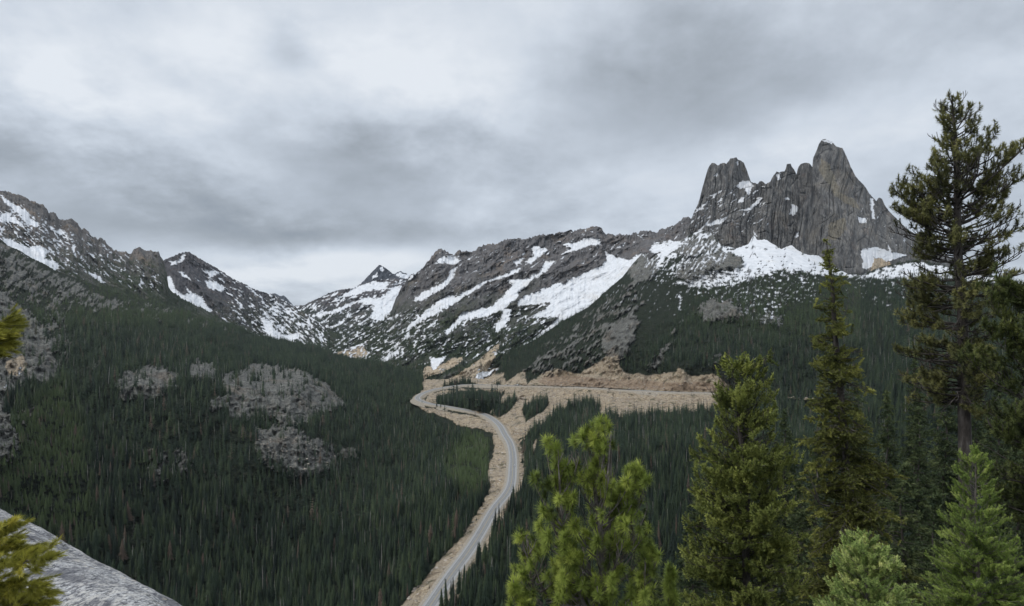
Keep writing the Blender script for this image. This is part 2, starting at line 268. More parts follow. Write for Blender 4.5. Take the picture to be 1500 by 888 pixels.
def finish(tg, name, PX, PY, D, mats, back, near=None, RD=None, cv=None):
    rows, n = PX.shape
    snow, rock, scree, rust = cv if cv is not None else covers(tg, PX, PY)
    if RD is not None: scree = np.maximum(scree, 1 - sst(12, 17, RD + 3 * fbm(PX / 6, PY / 5, 2, 88)))
    W = P(PX, PY, D)
    GRIDS[tg] = (PX, PY, D, W, snow, rock, scree)
    G = [W]; ext = 0
    top = W[-1]
    bk = []
    for dy, dz in back:                       # the far side of the crest falls away behind it
        q = top.copy(); q[:, 0] *= 1 + dy; q[:, 1] *= 1 + dy; q[:, 2] += dz * top[:, 1]
        bk.append(q)
    G = np.concatenate([W, np.array(bk)], 0); nb = len(bk)
    def ex(a, v=None):
        return np.concatenate([a, np.repeat(a[-1:] if v is None else np.full((1, n), v), nb, 0)], 0)
    A = {'snow': ex(snow), 'rock': ex(rock), 'scree': ex(scree), 'rust': ex(rust)}
    if near is not None:
        G = np.concatenate([near, G], 0)
        for k in A: A[k] = np.concatenate([np.zeros((len(near), n)), A[k]], 0)
    R = G.shape[0]
    i = np.arange(R - 1)[:, None] * n; j = np.arange(n - 1)[None]
    Q = np.stack([i + j, i + j + 1, i + n + j + 1, i + n + j], -1).reshape(-1, 4)
    me = mesh_np(name, G.reshape(-1, 3), Q, None, True, mats, A)
    o = link(name, me); tag(o, kind='structure')
    return o

def cliff_relief(ax, ay, amp, seed, tilt=90, amp2=None, ledge=.10):
    def f(PX, PY, s, t):
        th = math.radians(tilt)
        u = PX * math.cos(th) - PY * math.sin(th); v = PX * math.sin(th) + PY * math.cos(th)
        wv = v + 4 * fbm(PX / 40, PY / 40, 2, seed + 9)
        r = -amp * ridged(wv / ax, u / ay, 4, seed, .55)
        r = r + (amp2 or amp * .35) * fbm(PX / 4.5, PY / 6, 3, seed + 3) + .5 * amp * fbm(PX / 60, PY / 60, 2, seed + 4)
        # ledges
        st = v * 0 + (PY + 6 * fbm(PX / 30, PY / 30, 2, seed + 5) + PX * .25) / 7.0
        fr = st - np.floor(st)
        r = r + amp * ledge * sst(.0, .9, 1 - fr) * np.clip(.5 + fbm(PX / 25, PY / 25, 2, seed + 6), 0, 1)
        return r
    return f

def ridge_relief(amp, seed, tilt, k=1.0):
    def f(PX, PY, s, t):
        th = math.radians(tilt); u = PX * math.cos(th) - PY * math.sin(th); v = PX * math.sin(th) + PY * math.cos(th)
        v = v + 7 * fbm(PX / 50, PY / 40, 3, seed + 9)
        r = -amp * .9 * ridged(v / (38 * k), u / (110 * k), 2, seed) - amp * .45 * ridged(v / (13 * k), u / (50 * k), 3, seed + 1)
        r = r - amp * .30 * ridged(PX / (9 * k), PY / (26 * k), 3, seed + 2)        # upright ribs on the faces
        on = sst(0, .3, fbm(PX / 30, PY / 22, 2, seed + 5)); n = np.abs(perlin(PX / (8 * k) + PY / 60, PY / 70, seed + 6))
        return r + amp * .22 * on * (1 - sst(0, .12, n)) + amp * .10 * fbm(PX / 2.8, PY / 4, 3, seed + 3)
    return f
def tower_relief(amp, seed, wx=1.0):
    def f(PX, PY, s, t):
        x = PX + 5 * fbm(PX / 45, PY / 60, 2, seed) + .10 * (PY - 300)
        def crack(u, v, sd, w): n = np.abs(perlin(u, v, sd)); return 1 - sst(0, w, n)
        r = -amp * 1.5 * ridged(x / (34 * wx), PY / 170, 2, seed + 1) - amp * .75 * ridged(x / (11 * wx), PY / 80, 3, seed + 2)
        on = sst(-.1, .25, fbm(PX / 22, PY / 50, 2, seed + 12)); r = r + amp * .75 * on * crack(x / (9 * wx), PY / 300, seed + 3, .09) + amp * .4 * (1 - .5 * on) * crack(x / 4.2, PY / 160, seed + 4, .12)
        y = PY + .55 * (PX - 1100); on = sst(.1, .4, fbm(PX / 30, PY / 30, 2, seed + 13)); r = r + amp * .35 * on * crack(y / 22, (PX - .5 * PY) / 60, seed + 5, .10)
        y = PY - .4 * (PX - 1100); on = sst(.15, .45, fbm(PX / 30, PY / 30, 2, seed + 14)); r = r + amp * .30 * on * crack(y / 30, (PX + .5 * PY) / 50, seed + 6, .10)
        return r + amp * .22 * fbm(PX / 2.6, PY / 9, 3, seed + 7) + amp * .35 * np.round(2.5 * fbm(x / 20, PY / 60, 2, seed + 8)) / 2.5
    return f

def build_land():
    Mt = MATS
    vt = lambda x: at(V_TOP, x)
    # --- valley and both its slopes
    dx = 1.3; x0, x1 = -300, 1800; n = int((x1 - x0) / dx) + 1; rows = 690
    px = np.linspace(x0, x1, n); t = vt(px) - jag(px, .8, 3) ; b = 1150.0
    s = np.linspace(0, 1, rows)[:, None]
    PX = np.broadcast_to(px, (rows, n)).copy(); PY = b + (t - b)[None] * s
    pts = list(V_CTRL) + [tuple(r) for r in ROAD[::1]] + [(x, at(V_TOP, x), at(V_TOPD, x)) for x in V_TOPD[:, 0]]
    f = rbf_fit(pts)
    # the surface is smooth, so it is solved on a coarse lattice and read off between
    gx = np.arange(-320, 1830, 8.0); gy = np.arange(270, 1170, 8.0); GXX, GYY = np.meshgrid(gx, gy); LG = np.log(f(GXX, GYY))
    def bic(PX, PY):
        a = (PX - gx[0]) / 8; c = (PY - gy[0]) / 8; i = np.clip(a.astype(int), 0, len(gx) - 2); j = np.clip(c.astype(int), 0, len(gy) - 2); a = a - i; c = c - j
        return np.exp((LG[j, i] * (1 - a) + LG[j, i + 1] * a) * (1 - c) + (LG[j + 1, i] * (1 - a) + LG[j + 1, i + 1] * a) * c)
    D = bic(PX, PY)
    # keep it a natural slope: gullies and humps
    rl = .020 * fbm(PX / 70, PY / 45, 4, 101) + .006 * fbm(PX / 12, PY / 9, 3, 102)
    snow, rock, scree, rust = covers('V', PX, PY)
    rr = np.clip(np.maximum(rock, scree * .35), 0, 1)
    rl = rl - rr * (.012 * ridged(PX / 22 + PY / 50, PY / 26, 3, 103) + .012 * ridged(PX / 9, PY / 30, 3, 106) + .0035 * fbm(PX / 5, PY / 8, 3, 104) + .008 * np.round(2 * fbm(PX / 12, PY / 12, 3, 105)) / 2)
    for (cx, cy, sx, sy, a) in [(400, 572, 80, 40, .055), (430, 655, 56, 30, .035), (212, 562, 46, 26, .04), (297, 548, 24, 15, .035), (1055, 456, 30, 15, .03), (1040, 388, 45, 22, .05), (909, 495, 22, 30, .03), (1127, 472, 16, 8, .015)]:
        rl = rl - a * np.exp(-((PX - cx) / sx) ** 2 - ((PY - cy) / sy) ** 2)
    D = D * (1 + rl * sst(0, 30, PY - t[None]))
    # the road bench: within 9 m of the centre line the ground is level with the road
    W = P(PX, PY, D)
    # only where the road passes within 60 columns or rows
    m = np.zeros(PX.shape, bool)
    rpx = CX + ROADS[:, 0] / ROADS[:, 1] * F0; rpy = YH - ROADS[:, 2] / ROADS[:, 1] * F0
    for k in range(0, 900, 10):
        R_ = 45 * 500 / ROADS[k, 1] + 14
        i0 = max(int((rpx[k] - R_ - x0) / dx), 0); i1 = int((rpx[k] + R_ - x0) / dx)
        m[:, i0:i1] |= np.abs(PY[:, i0:i1] - rpy[k]) < R_
    m &= (PY < 1100)
    q = W[m]; best = np.full(len(q), 1e9); bi = np.zeros(len(q), int)
    for it in range(2):
        best[:] = 1e9
        for k in range(0, 900, 3):
            d2 = (q[:, 0] - ROADS[k, 0]) ** 2 + (q[:, 1] - ROADS[k, 1]) ** 2 + 4 * (q[:, 2] - ROADS[k, 2]) ** 2 * (it == 0)
            u = d2 < best; best[u] = d2[u]; bi[u] = k
        zr = ROADS[bi, 2] - .25
        pyq = PY[m]; pxq = PX[m]
        Yp = zr * F0 / (YH - pyq)
        X_ = (pxq - CX) / F0 * Yp
        dd = np.full(len(q), 1e9)
        kk = ROADS[::3]
        for k in kk:
            dd = np.minimum(dd, (X_ - k[0]) ** 2 + (Yp - k[1]) ** 2)
        dd = np.sqrt(dd); w = 1 - sst(9.5, 24, dd)
        D0 = D[m]; Dn = np.exp(np.log(D0) * (1 - w) + np.log(Yp) * w)
        q = P(pxq, pyq, Dn)
    D[m] = Dn
    # no folds: below the bench the land is nearer than the bench, above it farther
    wf = np.zeros(D.shape); wf[m] = w
    def med(Dn, D):                                 # no single column may stray from its neighbours
        c_ = np.log(Dn / D).astype(np.float32); q_ = np.stack([np.roll(c_, k, 1) for k in range(-4, 5)]); q_ = np.median(q_, 0)
        return D * np.exp(q_)
    M_ = np.where(wf > .92, D, np.inf)[::-1]; D = med(np.minimum(D, np.minimum.accumulate(M_, 0)[::-1]), D)
    D = med(np.maximum(D, np.maximum.accumulate(D, 0) * .9985), D)
    RD = np.full(PX.shape, 1e9); RD[m] = dd
    # fold guard: along a column the land never comes closer as it rises more than a cliff would
    W = P(PX, PY, D)
    # ground from the valley back to the overlook
    near = []
    r0 = W[0]; ks = np.linspace(0, 1, 40)[:-1]
    for k in ks:
        Y = -40 + (r0[:, 1] + 40) * k
        Xs = r0[:, 0] / r0[:, 1] * np.maximum(Y, 60)
        u = np.clip(Y / r0[:, 1], 0, 1)
        Z = -2.2 - (-r0[:, 2] - 2.2) * u ** .97
        near.append(np.stack([Xs, Y, Z], -1))
    near = np.array(near)
    GR = (PX, PY, D, W)
    o = finish('V', 'hillside', PX, PY, D, [Mt['valley']], ((.004, -.002), (.02, -.01), (.06, -.05), (.10, -.12)), near, RD)
    GRIDS['V'] = GRIDS['V'] + (RD,)
    GRIDS['near'] = near
    # --- the bodies behind it, each with its own crest and far side
    vb = lambda k: (lambda x: vt(x) + k)
    def lin(dtop, dbot, gap=1.012):
        def f(PX, PY, s, t):
            d0 = np.maximum(at(V_TOPD, PX) * gap, at(dbot, PX)) if dbot is not None else at(V_TOPD, PX) * gap
            d1 = at(dtop, PX)
            return d0 + (np.maximum(d1, d0 * 1.02) - d0) * s ** 1.15
        return f
    sheet('S1', 'mountain', -300, 372, 1.0, 230, lambda x: at(S1_TOP, x), vb(16), lin(L("-300 1800 0 2050 100 2250 200 2500 260 2650 372 2750"), None),
          ridge_relief(.022, 201, 130, .8), 2.2, [Mt['mountain']])
    sheet('S2', 'mountain', 180, 520, .9, 230, lambda x: at(S2_TOP, x), vb(14), lin(L("180 3050 266 3150 380 3300 420 3400 520 3000"), L("180 2500 348 2700 426 2800 520 2500")),
          ridge_relief(.020, 211, 125, .75), 1.6, [Mt['mountain_dark']])
    sheet('S3', 'mountain', 370, 640, .9, 200, lambda x: at(S3_TOP, x), vb(12), lin(L("370 4200 640 4400"), L("370 2900 520 2800 640 2500")),
          cliff_relief(16, 60, .020, 221, 35), 1.0, [Mt['mountain_dark']])
    sheet('SP', 'peak', 505, 640, .7, 90, lambda x: at(SP_TOP, x), lambda x: at(S3_TOP, x) + 14, lambda PX, PY, s, t: 5600 + 500 * s + 2.0 * (PX - 557) ** 2 * .05,
          cliff_relief(9, 30, .018, 231, 60), .9, [Mt['peak']], jf=2)
    sheet('SQ', 'peak', 385, 440, .7, 50, lambda x: at(SQ_TOP, x), lambda x: np.maximum(at(S2_TOP, x), at(S3_TOP, x)) + 10, lambda PX, PY, s, t: 6600 + 400 * s,
          cliff_relief(9, 30, .014, 233, 60), .8, [Mt['peak']])
    sheet('S4', 'ridge', 455, 1060, .85, 330, lambda x: at(S4_TOP, x), vb(14), lin(L("455 3000 560 2950 640 2850 870 2620 1000 2450 1060 2350"), L("455 2500 560 2150 620 1700 700 1650 730 1750 860 2030 1060 2150")),
          ridge_relief(.030, 241, 33), 2.6, [Mt['ridge']])
    # --- the rock towers
    def tower(c, w, d0, bulge, lean=.75, arete=None):
        def f(PX, PY, s, t):
            cc = c if arete is None else at(arete[:, ::-1][np.argsort(arete[:, 1])], PY)
            h = np.clip((360 - PY), -40, 200)
            x = (PX - cc) / w
            return d0 + bulge * (np.abs(x) ** 1.6) + lean * h * 1.2
        return f
    bk = ((.003, -.001), (.01, -.012), (.025, -.05), (.05, -.14))
    def bt(x): return vt(x) + 16
    sheet('T1', 'rock_tower', 985, 1125, .55, 330, lambda x: at(T1_TOP, x), bt, tower(1062, 42, 2085, 55, 1.1), tower_relief(.0085, 251), .7, [Mt['tower']], bk, 2)
    sheet('T3', 'rock_tower', 1160, 1204, .5, 330, lambda x: at(T3_TOP, x), bt, tower(1181, 18, 2065, 35, .7), tower_relief(.004, 261, .7), .35, [Mt['tower']], bk, 2)
    sheet('T2', 'rock_tower', 1040, 1210, .55, 330, lambda x: at(T2_TOP, x), bt, tower(1135, 70, 2010, 60, 1.0), tower_relief(.0095, 271), .8, [Mt['tower']], bk, 2)
    sheet('T4', 'rock_tower', 1155, 1520, .55, 430, lambda x: at(T4_TOP, x), bt, tower(1215, 55, 1935, 42, .85, L("1206 200 1209 240 1217 290 1232 340 1245 400")), tower_relief(.0062, 281, 1.5), .6, [Mt['tower']], bk, 2)

def build_road():
    c = ROADS[:int(np.argmax((CX + ROADS[:, 0] / ROADS[:, 1] * F0 > 1085) & (np.arange(900) > 700)))]; d = np.gradient(c[:, :2], axis=0); d /= np.linalg.norm(d, axis=1)[:, None]
    nrm = np.stack([d[:, 1], -d[:, 0]], -1)
    def ribbon(name, a, b, z, mat, seg=6, m=None):
        us = np.linspace(a, b, seg + 1); V = []
        for u in us: V.append(np.column_stack([c[:, :2] + nrm * u, c[:, 2] + z]))
        V = np.array(V).transpose(1, 0, 2); n = len(c)
        i = np.arange(n - 1)[:, None] * (seg + 1); j = np.arange(seg)[None]
        Q = np.stack([i + j, i + j + 1, i + seg + 1 + j + 1, i + seg + 1 + j], -1)
        if m is not None: Q = Q[m[:-1]]
        me = mesh_np(name, V.reshape(-1, 3), Q.reshape(-1, 4), None, True, [mat], {'side': np.tile(us, n)})
        return tag(link(name, me), kind='structure')
    # the far leg rides on its own bank of fill
    kk = np.arange(len(c)); lift = 2.3 * sst(820, 1050, c[:, 1]); c[:, 2] += lift
    us = np.array([-15., -8.3, -3, 3, 8.3, 15.]); zs = np.array([-6.5, .10, .10, .10, .10, -6.5])
    V = np.array([np.column_stack([c[:, :2] + nrm * u, c[:, 2] + z - (z < 0) * lift * 0]) for u, z in zip(us, zs)]).transpose(1, 0, 2); n = len(c)
    i = np.arange(n - 1)[:, None] * 6; j = np.arange(5)[None]; Q = np.stack([i + j, i + j + 1, i + 6 + j + 1, i + 6 + j], -1)
    tag(link('road_shoulder', mesh_np('road_shoulder', V.reshape(-1, 3), Q.reshape(-1, 4), None, False, [MATS['gravel']])), kind='structure')
    ribbon('road', -5.6, 5.6, .16, MATS['asphalt'], 12)
    k = (np.arange(len(c)) % 2 == 0)
    ribbon('road_marking', -4.0, -3.75, .20, MATS['white_line'], 1); ribbon('road_marking', 3.75, 4.0, .20, MATS['white_line'], 1)
    ribbon('road_marking', -.28, -.08, .20, MATS['yellow_line'], 1); ribbon('road_marking', .08, .28, .20, MATS['yellow_line'], 1)
# ---------------------------------------------------------------- materials
def lin(r, g, b):
    f = lambda v: (v / 255 / 12.92) if v / 255 <= .04045 else ((v / 255 + .055) / 1.055) ** 2.4
    return (f(r), f(g), f(b), 1)
class NT:
    def __init__(s, name, rough=.9, spec=.2):
        s.m = bpy.data.materials.new(name); s.m.use_nodes = True; s.t = s.m.node_tree; s.n = s.t.nodes; s.l = s.t.links
        s.b = s.n['Principled BSDF']; s.b.inputs['Roughness'].default_value = rough; s.b.inputs['Specular IOR Level'].default_value = spec
        g = s.n.new('ShaderNodeNewGeometry'); s.pos = g.outputs['Position']; s.geo = g
    def val(s, sock, v):
        if isinstance(v, bpy.types.NodeSocket): s.l.new(v, sock)
        else: sock.default_value = v
    def math(s, op, a, b=0, c=0, clamp=False):
        n = s.n.new('ShaderNodeMath'); n.operation = op; n.use_clamp = clamp
        s.val(n.inputs[0], a); s.val(n.inputs[1], b)
        if op in ('MULTIPLY_ADD',): s.val(n.inputs[2], c)
        return n.outputs[0]
    def noise(s, scale, detail=4, rough=.55, vec=None, dist=0, sc3=None):
        n = s.n.new('ShaderNodeTexNoise'); n.inputs['Scale'].default_value = scale; n.inputs['Detail'].default_value = detail
        n.inputs['Roughness'].default_value = rough; n.inputs['Distortion'].default_value = dist
        v = s.pos if vec is None else vec
        if sc3 is not None:
            mp = s.n.new('ShaderNodeMapping'); mp.inputs['Scale'].default_value = sc3[:3]
            if len(sc3) > 3: mp.inputs['Rotation'].default_value = sc3[3]
            s.l.new(v, mp.inputs['Vector']); v = mp.outputs[0]
        s.l.new(v, n.inputs['Vector']); return n.outputs['Fac']
    def voro(s, scale, feature='F1', vec=None, out='Distance'):
        n = s.n.new('ShaderNodeTexVoronoi'); n.inputs['Scale'].default_value = scale; n.feature = feature
        s.l.new(s.pos if vec is None else vec, n.inputs['Vector']); return n.outputs[out]
    def ramp(s, f, stops, interp='LINEAR'):
        n = s.n.new('ShaderNodeValToRGB'); r = n.color_ramp; r.interpolation = interp
        while len(r.elements) < len(stops): r.elements.new(.5)
        for e, (p, c) in zip(r.elements, stops): e.position = p; e.color = c if len(c) == 4 else (*c, 1)
        s.l.new(f, n.inputs[0]); return n.outputs[0]
    def rng(s, f, a, b, c=0, d=1):
        n = s.n.new('ShaderNodeMapRange'); n.inputs[1].default_value = a; n.inputs[2].default_value = b; n.inputs[3].default_value = c; n.inputs[4].default_value = d
        s.l.new(f, n.inputs[0]); return n.outputs[0]
    def mix(s, f, a, b, mode='MIX'):
        n = s.n.new('ShaderNodeMix'); n.data_type = 'RGBA'; n.blend_type = mode
        s.val(n.inputs[0], f); s.val(n.inputs[6], a); s.val(n.inputs[7], b); return n.outputs[2]
    def attr(s, name, typ='GEOMETRY'):
        n = s.n.new('ShaderNodeAttribute'); n.attribute_name = name; n.attribute_type = typ; return n.outputs['Fac']
    def bump(s, h, strength=.5, dist=1.0, normal=None):
        n = s.n.new('ShaderNodeBump'); n.inputs['Strength'].default_value = strength; n.inputs['Distance'].default_value = dist
        s.l.new(h, n.inputs['Height'])
        if normal is not None: s.l.new(normal, n.inputs['Normal'])
        s.l.new(n.outputs[0], s.b.inputs['Normal']); return n.outputs[0]
    def col(s, c): s.val(s.b.inputs['Base Color'], c); return s.m
def C(r, g, b): return (r, g, b, 1)
def land_mat(name, rock_cols, base=None, scale=1.0, tan=.35, vertical=True, lowveg=None, tan_c=C(.30, .215, .14), bmp=.75, rust_c=((.15, .105, .075), (.45, .33, .23))):
    s = NT(name, .95, .12)
    sc = scale
    # rock: mottled greys, cracks along the fall line, tan and rusty fresh faces
    n1 = s.noise(.010 * sc, 6, .65); tw = name == 'tower_granite'; n2 = s.noise(.06 * sc, 5, .65, dist=.6, sc3=(1, 1, .30) if tw else (1, 1, .7)); n3 = s.noise(.30 * sc, 4, .7, sc3=(1, 1, .4) if tw else (1, 1, .8))
    r = s.ramp(s.math('ADD', s.math('MULTIPLY', n2, .65), s.math('MULTIPLY', n3, .35)), [(.30, rock_cols[0]), (.47, rock_cols[1]), (.62, rock_cols[2]), (.78, rock_cols[3])])
    st = s.noise(.05 * sc, 5, .7, sc3=(1, 1, .16), dist=.8)
    r = s.mix(s.rng(st, .36, .50, .55, 0), r, C(.035, .034, .036))
    def line(nn, w, k): return s.rng(s.math('ABSOLUTE', s.math('SUBTRACT', nn, .5)), 0, w, k, 0)
    brk = s.rng(s.noise(.02 * sc, 3, .6), .42, .58)
    for nn, w, k in (((s.noise(.05 * sc, 3, .6, sc3=(1, 1, .10), dist=.3), .014, .75), (s.noise(.12 * sc, 2, .6, sc3=(1, 1, .09)), .02, .5)) if tw else
                     ((s.noise(.035 * sc, 3, .6, sc3=(1, 1, .22), dist=.4), .012, .75), (s.noise(.03 * sc, 3, .6, sc3=(1, 1, 1.6, (.5, .7, 0)), dist=.3), .010, .6), (s.noise(.11 * sc, 2, .6, sc3=(1, 1, .3)), .016, .5))):
        r = s.mix(s.math('MULTIPLY', line(nn, w, k), brk), r, C(.03, .03, .031))
    if name == 'tower_granite':
        r = s.mix(s.rng(s.noise(.07, 5, .7, sc3=(1, 1, .05), dist=.5), .40, .52, .55, 0), r, C(.045, .045, .047))
        r = s.mix(s.rng(s.noise(.011, 4, .6, sc3=(1, 1, .5)), .40, .60, .55, 0), r, s.mix(.55, r, C(.02, .02, .022)))
        r = s.mix(s.rng(s.noise(.09, 4, .65, sc3=(1, 1, .06)), .56, .66, 0, .5), r, C(.33, .31, .28))
    r = s.mix(s.rng(n1, .54, .70, 0, tan), r, tan_c)
    r = s.mix(s.rng(s.noise(.018 * sc, 4, .6), .60, .72, 0, tan * .6), r, C(.24, .14, .09))
    cover = r
    if base == 'forest':
        fn = s.noise(.25, 4, .7); fl = s.ramp(fn, [(.3, C(.010, .014, .010)), (.5, C(.022, .029, .018)), (.68, C(.05, .054, .034)), (.8, C(.12, .11, .09))])
        cover = s.mix(s.attr('rock'), fl, r)
    elif lowveg is not None:
        z = s.n.new('ShaderNodeSeparateXYZ'); s.l.new(s.pos, z.inputs[0])
        zz = s.math('ADD', z.outputs[2], s.math('MULTIPLY', s.math('SUBTRACT', s.noise(.012, 5, .6), .5), 420))
        vg = s.ramp(s.noise(.12, 4, .7), [(.3, C(.016, .024, .014)), (.55, C(.038, .05, .026)), (.75, C(.10, .10, .06))])
        m = s.math('MULTIPLY', s.rng(zz, lowveg[0], lowveg[1], 1, 0), s.rng(s.noise(.02, 4, .6), .36, .50, .3, 1))
        cover = s.mix(m, r, vg)
    # scree and road cuts: pale tan rubble
    tn = s.noise(.35, 5, .7); tl = s.noise(.03, 3, .5)
    t = s.ramp(tn, [(.30, C(.12, .09, .065)), (.42, C(.38, .295, .195)), (.56, C(.56, .45, .315)), (.72, C(.68, .60, .48))])
    t = s.mix(s.rng(tl, .35, .65, 0, .55), t, C(.40, .34, .27))
    t = s.mix(s.rng(s.voro(.35), 0, .35, .5, 0), t, C(.42, .36, .29))
    t = s.mix(s.rng(s.noise(.10, 5, .7, sc3=(1, 1, .3), dist=.5), .50, .36, 0, .6), t, C(.17, .125, .09))
    t = s.mix(s.rng(s.noise(.05, 4, .75), .55, .62, 0, .75), t, C(.07, .075, .04))
    cover = s.mix(s.attr('scree'), cover, t)
    sn = s.ramp(s.noise(.05, 4, .6), [(.3, C(.60, .615, .635)), (.6, C(.74, .75, .77))])
    sn = s.mix(s.rng(s.noise(.016, 4, .6), .56, .75, 0, .35), sn, C(.60, .54, .46))
    cover = s.mix(s.attr('snow'), cover, sn)
    cover = s.mix(s.math('MULTIPLY', s.attr('rust'), s.rng(n3, .3, .6, .45, .95)), cover, s.ramp(s.noise(.12, 4, .7), [(.3, C(*rust_c[0])), (.7, C(*rust_c[1]))]))
    s.col(cover)
    h = s.math('ADD', s.math('MULTIPLY', n2, 9), s.math('ADD', s.math('MULTIPLY', n3, 2.2), s.math('MULTIPLY', st, 6)))
    hs = s.math('MULTIPLY', h, s.rng(s.attr('snow'), 0, 1, 1, .12))
    s.bump(hs, bmp, 1.0)
    return s.m
MATS = {}
def build_mats():
    g = lambda k, w=1.0: C(k * w, k * .985, k * 1.0)
    MATS['mountain'] = land_mat('mountain_rock', [C(.06, .056, .056), C(.13, .12, .113), C(.20, .185, .17), C(.31, .285, .25)], tan=.5, lowveg=(120, 260))
    MATS['mountain_dark'] = land_mat('mountain_rock_dark', [C(.038, .038, .043), C(.075, .072, .077), C(.12, .112, .112), C(.20, .185, .17)], tan=.28, lowveg=(-120, 140))
    MATS['peak'] = land_mat('peak_rock', [C(.03, .034, .042), C(.05, .056, .068), C(.075, .08, .092), C(.11, .115, .125)], tan=.05, scale=.6)
    MATS['ridge'] = land_mat('ridge_rock', [C(.062, .060, .064), C(.125, .119, .119), C(.19, .18, .175), C(.30, .28, .255)], tan=.35, lowveg=(-60, 170))
    MATS['tower'] = land_mat('tower_granite', [C(.105, .103, .10), C(.175, .17, .162), C(.235, .228, .214), C(.33, .315, .29)], tan=.35, scale=1.25, tan_c=C(.25, .215, .165), bmp=.5, rust_c=((.13, .115, .09), (.27, .24, .18)))
    MATS['valley'] = land_mat('valley_ground', [C(.065, .064, .058), C(.17, .168, .152), C(.29, .285, .255), C(.48, .465, .415)], 'forest', 1.7, .3, bmp=1.0)
    s = NT('road_asphalt', .85, .3)
    side = s.attr('side')
    a = s.ramp(s.noise(.4, 4, .6), [(.3, C(.20, .20, .20)), (.7, C(.27, .268, .262))])
    ab = s.math('ABSOLUTE', side)
    tr = s.math('ABSOLUTE', s.math('SUBTRACT', s.math('ABSOLUTE', s.math('SUBTRACT', ab, 1.95)), .85))
    a = s.mix(s.rng(tr, 0, .5, .5, 0), a, C(.15, .15, .152))
    a = s.mix(s.rng(ab, 3.9, 4.3, 0, .6), a, C(.34, .33, .31))
    s.col(a); MATS['asphalt'] = s.m
    s = NT('gravel', .95, .1); s.col(s.ramp(s.noise(.8, 4, .7), [(.3, C(.17, .145, .11)), (.5, C(.30, .265, .215)), (.7, C(.40, .36, .30))])); MATS['gravel'] = s.m
    s = NT('white_paint', .7); s.col(C(.48, .48, .47)); MATS['white_line'] = s.m
    s = NT('yellow_paint', .7); s.col(C(.36, .30, .16)); MATS['yellow_line'] = s.m
